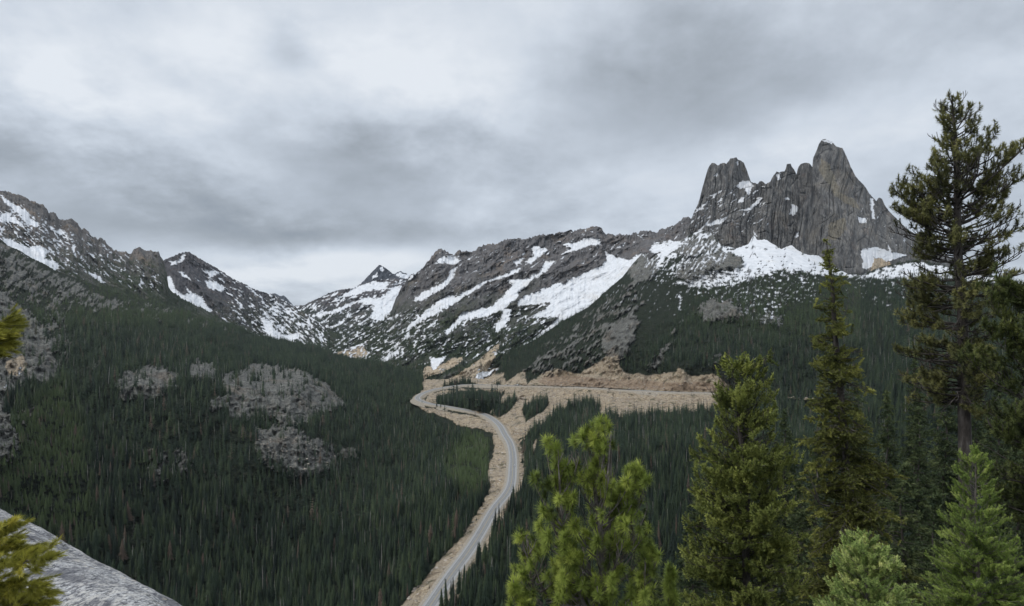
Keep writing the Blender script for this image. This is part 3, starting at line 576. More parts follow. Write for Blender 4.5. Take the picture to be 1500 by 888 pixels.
# ---------------------------------------------------------------- sky, sun, lens
def build_sky():
    w = bpy.data.worlds.new('World'); SC.world = w; w.use_nodes = True; t = w.node_tree; n = t.nodes; l = t.links
    for x in list(n): n.remove(x)
    def M(op, a, b=0.0, c=None, clamp=False):
        q = n.new('ShaderNodeMath'); q.operation = op; q.use_clamp = clamp
        for i, v in enumerate((a, b) if c is None else (a, b, c)):
            if isinstance(v, bpy.types.NodeSocket): l.new(v, q.inputs[i])
            else: q.inputs[i].default_value = v
        return q.outputs[0]
    tc = n.new('ShaderNodeTexCoord'); sp = n.new('ShaderNodeSeparateXYZ'); l.new(tc.outputs['Generated'], sp.inputs[0])
    X, Y, Z = sp.outputs
    az = M('ARCTAN2', X, Y); el = M('ARCSINE', Z)
    # the cloud deck, seen in perspective: coordinates on a flat layer overhead
    zz = M('ADD', M('MAXIMUM', Z, 0.0), .34)
    cb = n.new('ShaderNodeCombineXYZ'); l.new(M('DIVIDE', X, zz), cb.inputs[0]); l.new(M('DIVIDE', Y, zz), cb.inputs[1])
    def noise(scale, det, rough, dist=0.0, off=(0, 0, 0), sx=1.0):
        mp = n.new('ShaderNodeMapping'); mp.inputs['Location'].default_value = off; mp.inputs['Scale'].default_value = (sx, 1, 1); l.new(cb.outputs[0], mp.inputs[0])
        q = n.new('ShaderNodeTexNoise'); q.inputs['Scale'].default_value = scale; q.inputs['Detail'].default_value = det
        q.inputs['Roughness'].default_value = rough; q.inputs['Distortion'].default_value = dist; l.new(mp.outputs[0], q.inputs['Vector']); return q.outputs[0]
    a = noise(1.9, 9, .62, .15, (3.1, 1.7, 0)); b = noise(.8, 3, .5, .2, (8.2, 4.4, 0)); c = noise(4.6, 8, .62, .1, (1.2, 7.7, 0))
    v = M('ADD', M('MULTIPLY', M('SUBTRACT', a, .5), .62), M('ADD', M('MULTIPLY', M('SUBTRACT', b, .5), .45), M('MULTIPLY', M('SUBTRACT', c, .5), .36)))
    # broad bright and dark banks of the deck, by compass bearing and height
    def blob(px, py, sx, sy, amp, rot=0):
        A = (px - CX) / F0; B = (YH - py) / F0; az0 = math.atan(A); el0 = math.atan(B * math.cos(az0))
        dx = M('MULTIPLY', M('SUBTRACT', az, az0), F0 / sx); dy = M('MULTIPLY', M('SUBTRACT', el, el0), F0 / sy)
        wq = M('MULTIPLY', M('SUBTRACT', a, .5), 1.6)
        dx = M('ADD', dx, wq); dy = M('ADD', dy, M('MULTIPLY', M('SUBTRACT', c, .5), 1.6))
        r = M('ADD', M('MULTIPLY', dx, dx), M('MULTIPLY', dy, dy))
        return M('MULTIPLY', M('EXPONENT', M('MULTIPLY', r, -1.0)), amp * 1.45)
    v = M('MULTIPLY', v, 1.55)
    for bl in BLOBS: v = M('ADD', v, blob(*bl))
    v = M('ADD', M('MULTIPLY', v, 1.0), .645)
    rp = n.new('ShaderNodeValToRGB'); r = rp.color_ramp
    st = [(0.0, lin(124, 132, 142)), (.25, lin(148, 155, 163)), (.5, lin(173, 181, 191)), (.75, lin(198, 206, 216)), (1.0, lin(222, 227, 233))]
    while len(r.elements) < len(st): r.elements.new(.5)
    for e, (p, cc) in zip(r.elements, st): e.position = p; e.color = cc
    l.new(v, rp.inputs[0])
    # towards the zenith an overcast sky is brighter
    zen = n.new('ShaderNodeMapRange'); l.new(Z, zen.inputs[0]); zen.inputs[1].default_value = .50; zen.inputs[2].default_value = .9; zen.inputs[3].default_value = 1; zen.inputs[4].default_value = 2.0
    zen.interpolation_type = 'SMOOTHSTEP'
    bg = n.new('ShaderNodeBackground'); l.new(rp.outputs[0], bg.inputs[0]); l.new(zen.outputs[0], bg.inputs[1])
    sky = n.new('ShaderNodeTexSky'); sky.sky_type = 'NISHITA'; sky.sun_disc = False; sky.sun_elevation = math.radians(SUN_EL); sky.sun_rotation = math.radians(SUN_ROT)
    b2 = n.new('ShaderNodeBackground'); l.new(sky.outputs[0], b2.inputs[0]); b2.inputs[1].default_value = .06
    mx = n.new('ShaderNodeMixShader'); mx.inputs[0].default_value = .93; l.new(b2.outputs[0], mx.inputs[1]); l.new(bg.outputs[0], mx.inputs[2])
    out = n.new('ShaderNodeOutputWorld'); l.new(mx.outputs[0], out.inputs[0])
    sd = bpy.data.lights.new('sun', 'SUN'); sd.energy = 1.25; sd.angle = math.radians(24); sd.color = (1, .96, .90)
    so = bpy.data.objects.new('sun', sd); COL.objects.link(so)
    d = np.array([math.sin(math.radians(SUN_ROT)) * math.cos(math.radians(SUN_EL)), math.cos(math.radians(SUN_ROT)) * math.cos(math.radians(SUN_EL)), math.sin(math.radians(SUN_EL))])
    from mathutils import Vector
    so.rotation_euler = Vector(d).to_track_quat('Z', 'Y').to_euler()
SUN_EL, SUN_ROT = 52.0, -118.0
BLOBS = [(480, 398, 150, 30, .28), (540, 376, 100, 14, .24), (720, 90, 180, 110, .10), (470, 60, 200, 80, .12), (120, 110, 180, 90, .20), (300, 240, 120, 40, .14),
  (80, 250, 200, 80, -.20), (230, 330, 180, 60, -.12), (600, 250, 200, 60, -.22), (430, 75, 34, 26, -.22), (720, 320, 180, 40, -.12), (400, 340, 130, 22, -.26), (640, 340, 120, 16, -.16),
  (900, 290, 260, 60, .12), (860, 130, 90, 60, -.14), (1060, 110, 160, 120, -.20), (1170, 190, 130, 40, .20), (1330, 200, 160, 200, .0), (350, 300, 60, 30, .10),(640,190,70,40,-.05),(-400,200,300,200,-.1),(250,110,40,30,-.1)]
def build_camera():
    cd = bpy.data.cameras.new('camera'); co = bpy.data.objects.new('camera', cd); COL.objects.link(co); SC.camera = co
    cd.sensor_width = 36; cd.sensor_fit = 'HORIZONTAL'; cd.lens = 36 * F0 / 1500.0; cd.shift_y = (YH - 444.0) / 1500.0
    co.location = (0, 0, 0); co.rotation_euler = (math.radians(90), 0, 0); cd.clip_start = .1; cd.clip_end = 30000
    vs = SC.view_settings; vs.view_transform = 'Standard'; vs.look = 'None'; vs.exposure = 0.22; vs.gamma = 1; vs.use_curve_mapping = False
# ---------------------------------------------------------------- forest
def conifer_np(rng, layers, tips, R, droop, ragged, bare=.06, lean=0):
    """crown of a narrow mountain conifer, unit height: rings of drooping ragged boughs"""
    V = []; T = []; n = 0
    zz = np.linspace(bare, .97, layers)
    for k, z in enumerate(zz):
        f = (1 - z)
        r = R * (f ** .75) * (1 + .35 * (rng.random() - .5)) * (0.75 + .25 * min(1, z / .18)) + .006
        m = max(4, int(tips * (.5 + .5 * f)))
        a0 = rng.random() * 6.28; th = a0 + np.arange(2 * m) * math.pi / m + (rng.random(2 * m) - .5) * .5 * math.pi / m
        rad = np.where(np.arange(2 * m) % 2 == 0, 1.0, .34) * r * (1 + ragged * (rng.random(2 * m) - .5))
        miss = (rng.random(2 * m) < .12) & (np.arange(2 * m) % 2 == 0); rad[miss] *= .45
        zt = z - droop * rad + (rng.random(2 * m) - .5) * .012
        apex = np.array([[lean * z * z, 0, z + .045 * (.4 + f)]])
        ring = np.stack([rad * np.cos(th) + lean * z * z, rad * np.sin(th), zt], -1)
        V.append(apex); V.append(ring)
        i = np.arange(2 * m); T.append(np.stack([np.full(2 * m, n), n + 1 + i, n + 1 + (i + 1) % (2 * m)], -1)); n += 1 + 2 * m
    V.append(np.array([[0.004, 0, .9], [-.004, .003, .9], [0, -.004, .9], [lean, 0, 1.02]])); T.append(np.array([[n, n + 1, n + 3], [n + 1, n + 2, n + 3], [n + 2, n, n + 3]]))
    return np.vstack(V), np.vstack(T)
def trunk_np(r=.012, h=.97, k=5):
    m = MB(); m.tube([(0, 0, -.12), (0, 0, 0), (0, 0, h * .5), (0, 0, h)], [r * 1.2, r, r * .6, r * .12], k)
    return np.vstack(m.V), np.vstack(m.Q)
def snag_mb(rng):
    m = MB(); m.tube([(0, 0, -.1), (0.0, 0, .3), (.006, 0, .7), (.0, .004, 1)], [.012, .010, .006, .002], 4)
    for q in range(16):
        z = .25 + .7 * rng.random(); a = rng.random() * 6.28; l = .05 * (1.2 - z) * (1 + rng.random())
        m.tube([(0, 0, z), (l * math.cos(a), l * math.sin(a), z - .01)], [.003, .001], 3, cap=False)
    return m
def leaf_mat(name, dark, mid, light, tint=None, rough=.75, spec=.22, trans=0, inst=True, scale=2.0, dead=None):
    s = NT(name, rough, spec)
    oi = s.n.new('ShaderNodeObjectInfo')
    if inst:
        f = s.math('ADD', s.math('MULTIPLY', oi.outputs['Random'], .75), s.math('MULTIPLY', s.noise(.004, 3, .6), .35))
        c = s.ramp(f, [(.25, dark), (.55, mid), (.92, light)])
        c = s.mix(s.attr('tint', 'INSTANCER'), c, tint)
        if dead: c = s.mix(s.math('GREATER_THAN', oi.outputs['Random'], .975), c, dead)
        s.col(c)
    else:
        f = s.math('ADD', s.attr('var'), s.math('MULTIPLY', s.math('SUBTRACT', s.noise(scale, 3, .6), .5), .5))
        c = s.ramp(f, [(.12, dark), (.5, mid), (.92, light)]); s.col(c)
    if trans:
        tr = s.n.new('ShaderNodeBsdfTranslucent'); s.val(tr.inputs[0], c)
        mx = s.n.new('ShaderNodeMixShader'); mx.inputs[0].default_value = trans; s.l.new(s.b.outputs[0], mx.inputs[1]); s.l.new(tr.outputs[0], mx.inputs[2])
        s.l.new(mx.outputs[0], s.n['Material Output'].inputs[0])
    return s.m
def instancer(name, pts, rot, scl, tint, idx, protos, label):
    me = bpy.data.meshes.new(name); me.vertices.add(len(pts)); me.vertices.foreach_set('co', pts.astype(np.float32).ravel())
    for k, a, ty in (('rotz', rot, 'FLOAT'), ('size', scl, 'FLOAT'), ('tint', tint, 'FLOAT'), ('girth', RNG.uniform(.8, 1.3, len(pts)), 'FLOAT'), ('lx', RNG.normal(0, .035, len(pts)), 'FLOAT')):
        at_ = me.attributes.new(k, ty, 'POINT'); at_.data.foreach_set('value', a.astype(np.float32))
    at_ = me.attributes.new('kindex', 'INT', 'POINT'); at_.data.foreach_set('value', idx.astype(np.int32))
    o = link(name, me)
    g = bpy.data.node_groups.new(name + '_grow', 'GeometryNodeTree')
    g.interface.new_socket('Geometry', in_out='INPUT', socket_type='NodeSocketGeometry'); g.interface.new_socket('Geometry', in_out='OUTPUT', socket_type='NodeSocketGeometry')
    N = g.nodes; K = g.links; gi = N.new('NodeGroupInput'); go = N.new('NodeGroupOutput')
    j = N.new('GeometryNodeJoinGeometry')
    for p in reversed(protos):
        oi = N.new('GeometryNodeObjectInfo'); oi.inputs['Object'].default_value = p; oi.inputs['As Instance'].default_value = True
        K.new(oi.outputs['Geometry'], j.inputs[0])
    def na(nm, ty):
        q = N.new('GeometryNodeInputNamedAttribute'); q.data_type = ty; q.inputs['Name'].default_value = nm; return q.outputs['Attribute']
    ip = N.new('GeometryNodeInstanceOnPoints'); K.new(gi.outputs[0], ip.inputs['Points']); K.new(j.outputs[0], ip.inputs['Instance'])
    ip.inputs['Pick Instance'].default_value = True; K.new(na('kindex', 'INT'), ip.inputs['Instance Index'])
    cr = N.new('ShaderNodeCombineXYZ'); K.new(na('rotz', 'FLOAT'), cr.inputs[2]); K.new(na('lx', 'FLOAT'), cr.inputs[0])
    K.new(cr.outputs[0], ip.inputs['Rotation'])
    cs = N.new('ShaderNodeCombineXYZ'); mu = N.new('ShaderNodeMath'); mu.operation = 'MULTIPLY'; sz = na('size', 'FLOAT')
    K.new(sz, mu.inputs[0]); K.new(na('girth', 'FLOAT'), mu.inputs[1])
    K.new(mu.outputs[0], cs.inputs[0]); K.new(mu.outputs[0], cs.inputs[1]); K.new(sz, cs.inputs[2]); K.new(cs.outputs[0], ip.inputs['Scale'])
    K.new(ip.outputs[0], go.inputs[0])
    md = o.modifiers.new('grow', 'NODES'); md.node_group = g
    tag(o, kind='stuff'); o['label'] = label; return o
def build_forest():
    rng = np.random.default_rng(3)
    MATS['needle'] = leaf_mat('conifer_needles', C(.010, .0185, .0135), C(.021, .037, .021), C(.048, .068, .031), C(.092, .128, .042), dead=C(.10, .075, .055))
    MATS['bark_far'] = NT('conifer_bark').m; MATS['bark_far'].node_tree.nodes['Principled BSDF'].inputs['Base Color'].default_value = C(.09, .075, .062)
    s = NT('dead_wood'); s.col(s.ramp(s.noise(.2, 3), [(.3, C(.20, .18, .165)), (.7, C(.42, .40, .37))])); MATS['snag'] = s.m
    protos = []
    def proto(name, V, T, Q=None, V2=None, mats=()):
        if V2 is not None:
            mi = None; me = mesh_np(name, np.vstack([V, V2]), Q + len(V), T, False, mats, None, np.concatenate([np.ones(len(Q)), np.zeros(len(T))]))
        else: me = mesh_np(name, V, Q, T, False, mats)
        return bpy.data.objects.new(name, me)        # lives in no collection: only the forest refers to it
    shapes = [(.135, .55), (.11, .6), (.16, .5), (.125, .8), (.205, .6), (.09, .7)]
    tv, tq = trunk_np()
    for R, dr in shapes:                              # near kind
        V, T = conifer_np(rng, 24, 10, R, dr, .7, rng.uniform(.03, .14), rng.normal(0, .02)); protos.append(proto('conifer', V, T, tq, tv, (MATS['needle'], MATS['bark_far'])))
    protos.append(proto('snag', *(lambda m: (np.vstack(m.V), (np.vstack(m.T) if m.T else None), np.vstack(m.Q)))(snag_mb(rng)), mats=(MATS['snag'],)))
    for R, dr in shapes:                              # far kind
        V, T = conifer_np(rng, 10, 6, R * 1.1, dr, .8, .04); protos.append(proto('conifer_far', V, T, None, None, (MATS['needle'],)))
    pts = []; hs = []; tints = []
    def scatter(tg, dens, hfun, tint, every=1):
        PX, PY, D, W, snow, rock, scree = GRIDS[tg][:7]
        a = W[:-1:every, :-1:every]; 
        rr = slice(0, PX.shape[0] - 1, every); cc = slice(0, PX.shape[1] - 1, every)
        A = W[:-every:every, :-every:every]; B = W[:-every:every, every::every][:, :A.shape[1]]; Cc = W[every::every, :-every:every][:A.shape[0]]
        h_, w_ = min(A.shape[0], Cc.shape[0]), min(A.shape[1], B.shape[1]); A = A[:h_, :w_]; B = B[:h_, :w_]; Cc = Cc[:h_, :w_]
        e1 = B - A; e2 = Cc - A; cr = np.cross(e1, e2); hor = np.abs(cr[..., 2]); sur = np.linalg.norm(cr, axis=-1)
        area = np.minimum(np.maximum(hor, .55 * sur), hor * 3 + .25 * sur)
        ix = (slice(0, h_ * every, every), slice(0, w_ * every, every))
        d = dens(PX[ix], PY[ix], D[ix], snow[ix], rock[ix], scree[ix], ix)
        lam = area * d; cnt = rng.poisson(np.clip(lam, 0, 50))
        i, j = np.nonzero(cnt); c = cnt[i, j]; i = np.repeat(i, c); j = np.repeat(j, c)
        u = rng.random(len(i))[:, None]; v = rng.random(len(i))[:, None]
        p = A[i, j] + u * e1[i, j] + v * e2[i, j]
        px = PX[ix][i, j]; py = PY[ix][i, j]
        small = np.where((rock[ix][i, j] > .5) & (tg == 'V') & (fbm(px / 9, py / 4, 3, 444) < .32), .30, 1.0) * np.where((scree[ix][i, j] > .5) & (tg == 'V'), .2, 1.0)
        h = small * hfun(px, py, p[:, 1]) * np.clip(rng.normal(1, .30, len(p)), .35, 1.75)
        p[:, 2] -= .15
        if tg == 'V':                               # the far bend of the road is cleared: nothing tall stands between it and the valley
            rk_ = ROADS[(ROADS[:, 1] > 1000) & (ROADS[:, 0] / ROADS[:, 1] * F0 + CX < 748)][::4]
            tx = CX + F0 * p[:, 0] / p[:, 1]; tb = YH - F0 * p[:, 2] / p[:, 1]; tt_ = YH - F0 * (p[:, 2] + h) / p[:, 1]; bad = np.zeros(len(p), bool)
            for r_ in rk_:
                qx = CX + F0 * r_[0] / r_[1]; qy = YH - F0 * r_[2] / r_[1]
                bad |= (np.abs(tx - qx) < 2.5) & (tb > qy - 1.5) & (tt_ < qy + 4) & (p[:, 1] < r_[1] + 12)
            bad &= rng.random(len(p)) < .94
            p = p[~bad]; h = h[~bad]; px = px[~bad]; py = py[~bad]
        print('##  trees', tg, len(p)); pts.append(p); hs.append(h); tints.append(np.clip(tint(px, py) + rng.normal(0, .06, len(p)), 0, 1))
    RD = GRIDS['V'][7]
    def dV(px, py, D, sn, rk, sc, ix):
        clump = fbm(px / 16, py / 10, 3, 401)
        base = np.full(px.shape, 1 / 17.)
        base *= np.clip(.86 + 1.6 * clump, .12, 1.5) * np.clip(.95 + 1.3 * fbm(px / 5, py / 3.2, 2, 409), .1, 1.5)
        # thinner towards the tree line
        up = np.where(px < 420, sst(500, 420, py) * (px < 420), 0)
        base *= 1 - .60 * up * np.clip(.9 + clump, 0, 1.5)
        left = sst(260, 60, px) * sst(480, 400, py); base *= 1 - .62 * left
        base *= 1 - .97 * patch(px, py, '600 588 640 600 700 611 722 620 742 650 740 690 725 705 712 700 716 650 706 640 690 636 650 626 620 612 600 600', 2)
        upr = sst(470, 400, py) * (px > 800) * sst(1260, 1130, px); base *= 1 - .72 * upr
        base *= 1 - .45 * sst(450, 410, py) * sst(1130, 1260, px)
        spur = patch(px, py, "700 566 760 520 860 455 950 370 1020 350 1010 440 960 500 900 540 800 556 740 560", 15); base *= 1 - .45 * spur
        young = np.maximum(patch(px, py, YOUNG, 12), patch(px, py, YOUNG2, 6)); base *= 1 + 2.4 * young
        base *= np.where(rk > .5, .26 + .6 * np.clip(fbm(px / 9, py / 4, 3, 444) * 3 - .9, 0, 1) + .35 * spur, 1)
        base *= np.where(sc > .5, .02 + .35 * np.clip(fbm(px / 11, py / 7, 3, 446) * 3 - .4, 0, 1), 1)
        base *= np.where(sn > .5, .10 + .35 * (py > 408), 1)
        apron = patch(px, py, "1050 340 1200 360 1260 395 1345 385 1345 402 1250 405 1180 402 1120 400 1050 415 1000 420 1000 400 1050 395", 5) * (sn > .5); base *= 1 - .93 * apron
        rd = RD[ix]; base *= (rd > 8.5) * np.clip(.35 + (rd - 8.5) / 12, 0, 1)
        base *= 1 - patch(px, py, "760 556 1075 540 1075 580 760 572", 3) * .97
        keep = (py < 1010) & (px > -150) & (px < 1650)
        return base * keep * (1 + .35 * patch(px, py, "628 600 650 570 735 572 735 600 700 608", 3))
    def hV(px, py, Y):
        h = 15.0 - 4.5 * sst(520, 430, py) - 3 * sst(440, 400, py) + 1.5 * sst(700, 850, py)
        y_ = np.maximum(patch(px, py, YOUNG, 12), patch(px, py, YOUNG2, 6)); h = h * (1 - .5 * y_)
        h = h * (1 - .25 * sst(200, 60, px) * sst(480, 430, py))
        h = h * (1 - .25 * (fbm(px / 30, py / 20, 2, 77) > .25)) 
        g = patch(px, py, "700 566 760 520 860 455 950 370 1020 350 1010 440 960 500 900 540 800 556 740 560", 15); h = h * (1 - .5 * g)
        h = h * (1 + .55 * patch(px, py, '628 596 650 576 735 578 735 604 700 608', 4))
        return h
    def tV(px, py):
        y_ = np.maximum(patch(px, py, YOUNG, 12), patch(px, py, YOUNG2, 6))
        return .5 * y_ + .30 * sst(500, 455, py) * (px < 420) + .28 * sst(900, 1150, px) * sst(520, 470, py) * (px < 1260)
    scatter('V', dV, hV, tV)
    def dM(k, y0, y1, a=1 / 40.):
        def f(px, py, D, sn, rk, sc, ix):
            c = fbm(px / 9, py / 6, 3, 431)
            return a * sst(y0, y1, py + 30 * fbm(px / 40, py / 30, 2, 432)) * np.clip(.55 + 1.5 * c, 0, 1.3) * (1 - .93 * (sn > .5)) * (1 - .97 * (sc > .5))
        return f
    z0 = lambda px, py: 0 * px
    scatter('S4', dM(4, 440, 500, 1 / 38.), lambda px, py, Y: 12 + 0 * px, z0)
    scatter('S3', dM(3, 440, 485, 1 / 48.), lambda px, py, Y: 13 + 0 * px, z0)
    scatter('S2', dM(2, 440, 490, 1 / 75.), lambda px, py, Y: 12 + 0 * px, z0)
    scatter('S1', dM(1, 350, 400, 1 / 60.), lambda px, py, Y: 9 + 0 * px, lambda px, py: .2 + 0 * px)
    p = np.vstack(pts); h = np.concatenate(hs); t = np.concatenate(tints)
    # the three hundred that show largest stand as trees of their own
    px = CX + F0 * p[:, 0] / p[:, 1]; py = YH - F0 * p[:, 2] / p[:, 1]; hp = h / p[:, 1] * F0
    ok = (px > 4) & (px < 1496) & (py - hp * .8 < 880) & (p[:, 1] > 60)
    order = np.argsort(-np.where(ok, hp, 0))[:300]
    single = np.zeros(len(p), bool); single[order] = True
    far = p[:, 1] > 720
    idx = rng.integers(0, 6, len(p)); idx = np.where(far, idx + 7, idx)
    sng = rng.random(len(p)) < .045; idx = np.where(sng & ~far, 6, idx); idx = np.where(sng & far & (p[:, 1] < 1300), 6, idx)
    k = ~single
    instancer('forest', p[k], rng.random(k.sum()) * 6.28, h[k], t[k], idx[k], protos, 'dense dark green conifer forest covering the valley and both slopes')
    crowns = []; trunks = []
    for R, dr in shapes:
        V, T = conifer_np(rng, 36, 12, R * 1.05, dr, .75, rng.uniform(.04, .12), rng.normal(0, .015))
        crowns.append(mesh_np('crown', V, None, T, False, [MATS['needle']])); trunks.append(mesh_np('trunk', tv, tq, None, True, [MATS['bark_far']]))
    roadx = lambda py: np.interp(py, [570, 640, 690, 760, 888, 1000], [700, 741, 751, 716, 629, 560])
    first = {}
    for i in order:
        q = rng.integers(0, 6)
        if px[i] < roadx(min(py[i], 999)): lab, grp = 'slender dark green conifer in the dense forest left of the valley road', 'conifers left of the valley road'
        elif px[i] < 1150: lab, grp = 'slender dark green conifer in the dense forest right of the valley road', 'conifers right of the valley road'
        else: lab, grp = 'dark conifer of the forest slope seen behind the tall near trees at the right', 'conifers behind the near trees'
        r = empty('conifer', p[i]); r.rotation_euler = (0, 0, rng.random() * 6.28); g_ = rng.uniform(.85, 1.2); r.scale = (h[i] * g_, h[i] * g_, h[i])
        tag(r, lab, 'tree', grp); 
        c_ = link('crown', crowns[q], r); c_['tint'] = float(t[i]); link('trunk', trunks[q], r)
# ---------------------------------------------------------------- the near trees
def nrmz(v): return v / (np.linalg.norm(v, axis=-1, keepdims=True) + 1e-9)
def brush_tmpl(rng, N, axis, nl, nw, ang0, ang1, fat=0):
    """needles round a twig along +z; tip at z = 0, bases back to -axis"""
    t = rng.random(N); zb = -axis * t; az = rng.random(N) * 6.28
    an = np.radians(ang0 + (ang1 - ang0) * (t ** .6) + rng.normal(0, 9, N))
    l = nl * rng.uniform(.7, 1.1, N)
    d = np.stack([np.sin(an) * np.cos(az), np.sin(an) * np.sin(az), np.cos(an)], -1)
    sd = np.stack([-np.sin(az), np.cos(az), 0 * az], -1); tw = rng.random(N)[:, None] * .8
    sd = nrmz(sd + tw * np.cross(sd, d))
    b = np.stack([0 * zb, 0 * zb, zb], -1)
    V = np.stack([b - sd * nw / 2, b + sd * nw / 2, b + d * l[:, None]], 1)   # a narrow blade
    return V.reshape(-1, 3)
def bake(tmpls, pos, dirs, scl, var, rng):
    """stamp the brush templates at every tuft; returns vertices, triangles, tint"""
    d = nrmz(dirs); ref = np.where(np.abs(d[:, 2:3]) < .95, np.array([[0, 0, 1.0]]), np.array([[1.0, 0, 0]]))
    x = nrmz(np.cross(ref, d)); y = np.cross(d, x); a = rng.random(len(d)) * 6.28
    x2 = x * np.cos(a)[:, None] + y * np.sin(a)[:, None]; y2 = np.cross(d, x2)
    B = np.stack([x2, y2, d], 1)                      # rows are local axes
    k = rng.integers(0, len(tmpls), len(d)); Vs = []; As = []
    for q, t in enumerate(tmpls):
        m = k == q
        if not m.any(): continue
        v = np.einsum('nk,mkj->mnj', t, B[m]) * scl[m][:, None, None] + pos[m][:, None, :]
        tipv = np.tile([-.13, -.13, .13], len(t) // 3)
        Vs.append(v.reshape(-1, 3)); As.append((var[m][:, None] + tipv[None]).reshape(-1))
    V = np.vstack(Vs); return V, np.arange(len(V)).reshape(-1, 3), np.concatenate(As)
def branch_path(o, az, elev, length, curve, n, rng, wig=.04):
    """a limb leaving the stem at elevation `elev` and bending by `curve` radians towards its tip"""
    pts = [np.array(o, float)]; step = length / n
    for i in range(n):
        e = elev + curve * ((i + 1) / n); a = az + rng.normal(0, wig) * 3
        pts.append(pts[-1] + step * np.array([math.cos(a) * math.cos(e), math.sin(a) * math.cos(e), math.sin(e + rng.normal(0, wig * 2))]))
    return np.array(pts)
def along(pts, t):
    u = t * (len(pts) - 1); i = min(int(u), len(pts) - 2); f = u - i
    return pts[i] * (1 - f) + pts[i + 1] * f, nrmz(pts[i + 1] - pts[i])
def envf(env, Y):
    e = np.array(env, float)
    return lambda py, c: ((np.interp(py, e[:, 0], e[:, 1]) * (1 - c) / 2 + np.interp(py, e[:, 0], e[:, 2]) * (1 + c) / 2) * Y / F0)
def make_tree(kind, Y, stem, env, nb, seed, tm, p, mats, base_r, label, low=None, dead=0, extra=None, more=(), thin=None):
    """kind pine or fir; stem: (column, row) from the foot to the tip; env: (row, left, right) reach of the crown"""
    rng = np.random.default_rng(seed)
    S = np.array(stem, float); sw = P(S[:, 0], S[:, 1], Y); 
    tt = np.linspace(0, 1, 40); ks = np.linspace(0, 1, len(sw))
    sp = np.stack([np.interp(tt, ks, sw[:, i]) for i in range(3)], -1)
    sp[:, :2] += np.stack([fbm(tt * 3, tt * 0 + seed, 2, 3), fbm(tt * 3, tt * 0 + seed, 2, 4)], -1) * p.get('wig', .10)
    root = sp[0].copy(); E = envf(env, Y); W = MB()
    H = sp[-1, 2] - sp[0, 2]; rad = base_r * (1 - tt) ** .8 + base_r * .05
    W.tube(sp, rad, 9, .4); B = MB(); pos = []; dr = []; sc = []; vr = []
    def tuft(q, d, s=1.0, v=0.0): pos.append(q); dr.append(d); sc.append(s * rng.uniform(.75, 1.2)); vr.append(v)
    jobs = [(sp, E, nb, S[-1, 1], low if low else S[0, 1])]
    for st2, env2, nb2, dY in more:
        a2 = np.array(st2, float); q2_ = P(a2[:, 0], a2[:, 1], Y + dY); s2 = smooth_path(q2_, 30); B.tube(s2, np.linspace(base_r * .5, base_r * .1, 30), 7, .5)
        jobs.append((s2, envf(env2, Y), nb2, a2[-1, 1], a2[0, 1] - 15))
    for sp, E, nb, ptop, pbot in jobs:
      for b in range(nb):
        f = (b + rng.random()) / nb; f = f ** p.get('crowd', .85)
        py = ptop + (pbot - ptop) * f; z = (YH - py) / F0 * Y
        if z < sp[0, 2]: continue
        o = np.array([np.interp(z, sp[:, 2], sp[:, i]) for i in range(3)]); az = rng.random() * 2 * math.pi
        ln = E(py, math.cos(az)) * rng.uniform(*p.get('lr', (.55, 1.08)))
        if ln < .05: continue
        el = p['el'][0] + (p['el'][1] - p['el'][0]) * f + rng.normal(0, .12)
        ln_ = ln / max(math.cos(el + p['curve'] * .5), .35); n = 7
        o = o - np.array([0, 0, ln * math.tan(el + p['curve'] * .5) * p.get('sag', .35)])
        if o[2] < sp[0, 2]: continue
        pa = branch_path(o, az, el, ln_, p['curve'], n, rng)
        br = max(base_r * p.get('bk', .13) * (ln / (E(pbot, 0) + .01)) ** .5, p['tw'] * 1.2)
        B.tube(pa, np.linspace(br, br * .25, len(pa)), 5, rng.random() * .5, cap=False)
        if rng.random() < dead and f > .35: 
            continue
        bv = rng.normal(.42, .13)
        ns = max(2, int(ln_ / p['gap'])); t0 = p['t0'] * min(1, ln / (p['gap'] * 4))
        for s in range(ns):
            t = t0 + (1 - t0) * (s + rng.random()) / ns; q, d = along(pa, t)
            if rng.random() < p.get('gapiness', .0): continue
            side = 1 if s % 2 else -1; a2 = math.atan2(d[1], d[0]) + side * rng.uniform(*p['fork']); l2 = p['sub'] * ln_ * (1.15 - t) * rng.uniform(.5, 1.2) + p['submin']
            e2 = math.asin(np.clip(d[2], -1, 1)) + rng.normal(p['subel'], .22)
            sb = branch_path(q, a2, e2, l2, p['subcurve'], 3, rng)
            if l2 > p['gap'] * .6: B.tube(sb, np.linspace(br * .35, p['tw'], 4), 3, .3, cap=False)
            nt = max(1, int(l2 / p['tgap']))
            for k in range(nt):
                tt_ = 1 - k / nt * .85; q2, d2 = along(sb, tt_)
                dd = d2 + rng.normal(0, p['scat'], 3) + np.array([0, 0, p['up']])
                off = rng.normal(0, p['tgap'] * .45, 3) * (k > 0)
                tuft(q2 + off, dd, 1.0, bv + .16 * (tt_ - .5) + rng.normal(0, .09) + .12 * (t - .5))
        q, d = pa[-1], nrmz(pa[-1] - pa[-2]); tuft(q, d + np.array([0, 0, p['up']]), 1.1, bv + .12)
    for k in range(p.get('leader', 8) * len(jobs)):             # the tip of each stem
        sp = jobs[k % len(jobs)][0]; q, d = along(sp, 1 - .012 * k * rng.random()); tuft(q, d * .8 + rng.normal(0, .5, 3) * (k > 0), 1.0, .5)
    sp = jobs[0][0]
    if extra: extra(W, B, pos, dr, sc, vr, rng, sp)
    r = empty(p['name'], root); W.V = [v - root for v in W.V]; B.V = [v - root for v in B.V]
    tag(r, label, 'tree')
    link('trunk', W.mesh('trunk', [mats[0]]), r)
    if B.V: link('branches', B.mesh('branches', [mats[1]]), r)
    pos = np.array(pos); dr = np.array(dr); sc = np.array(sc); vr = np.array(vr)
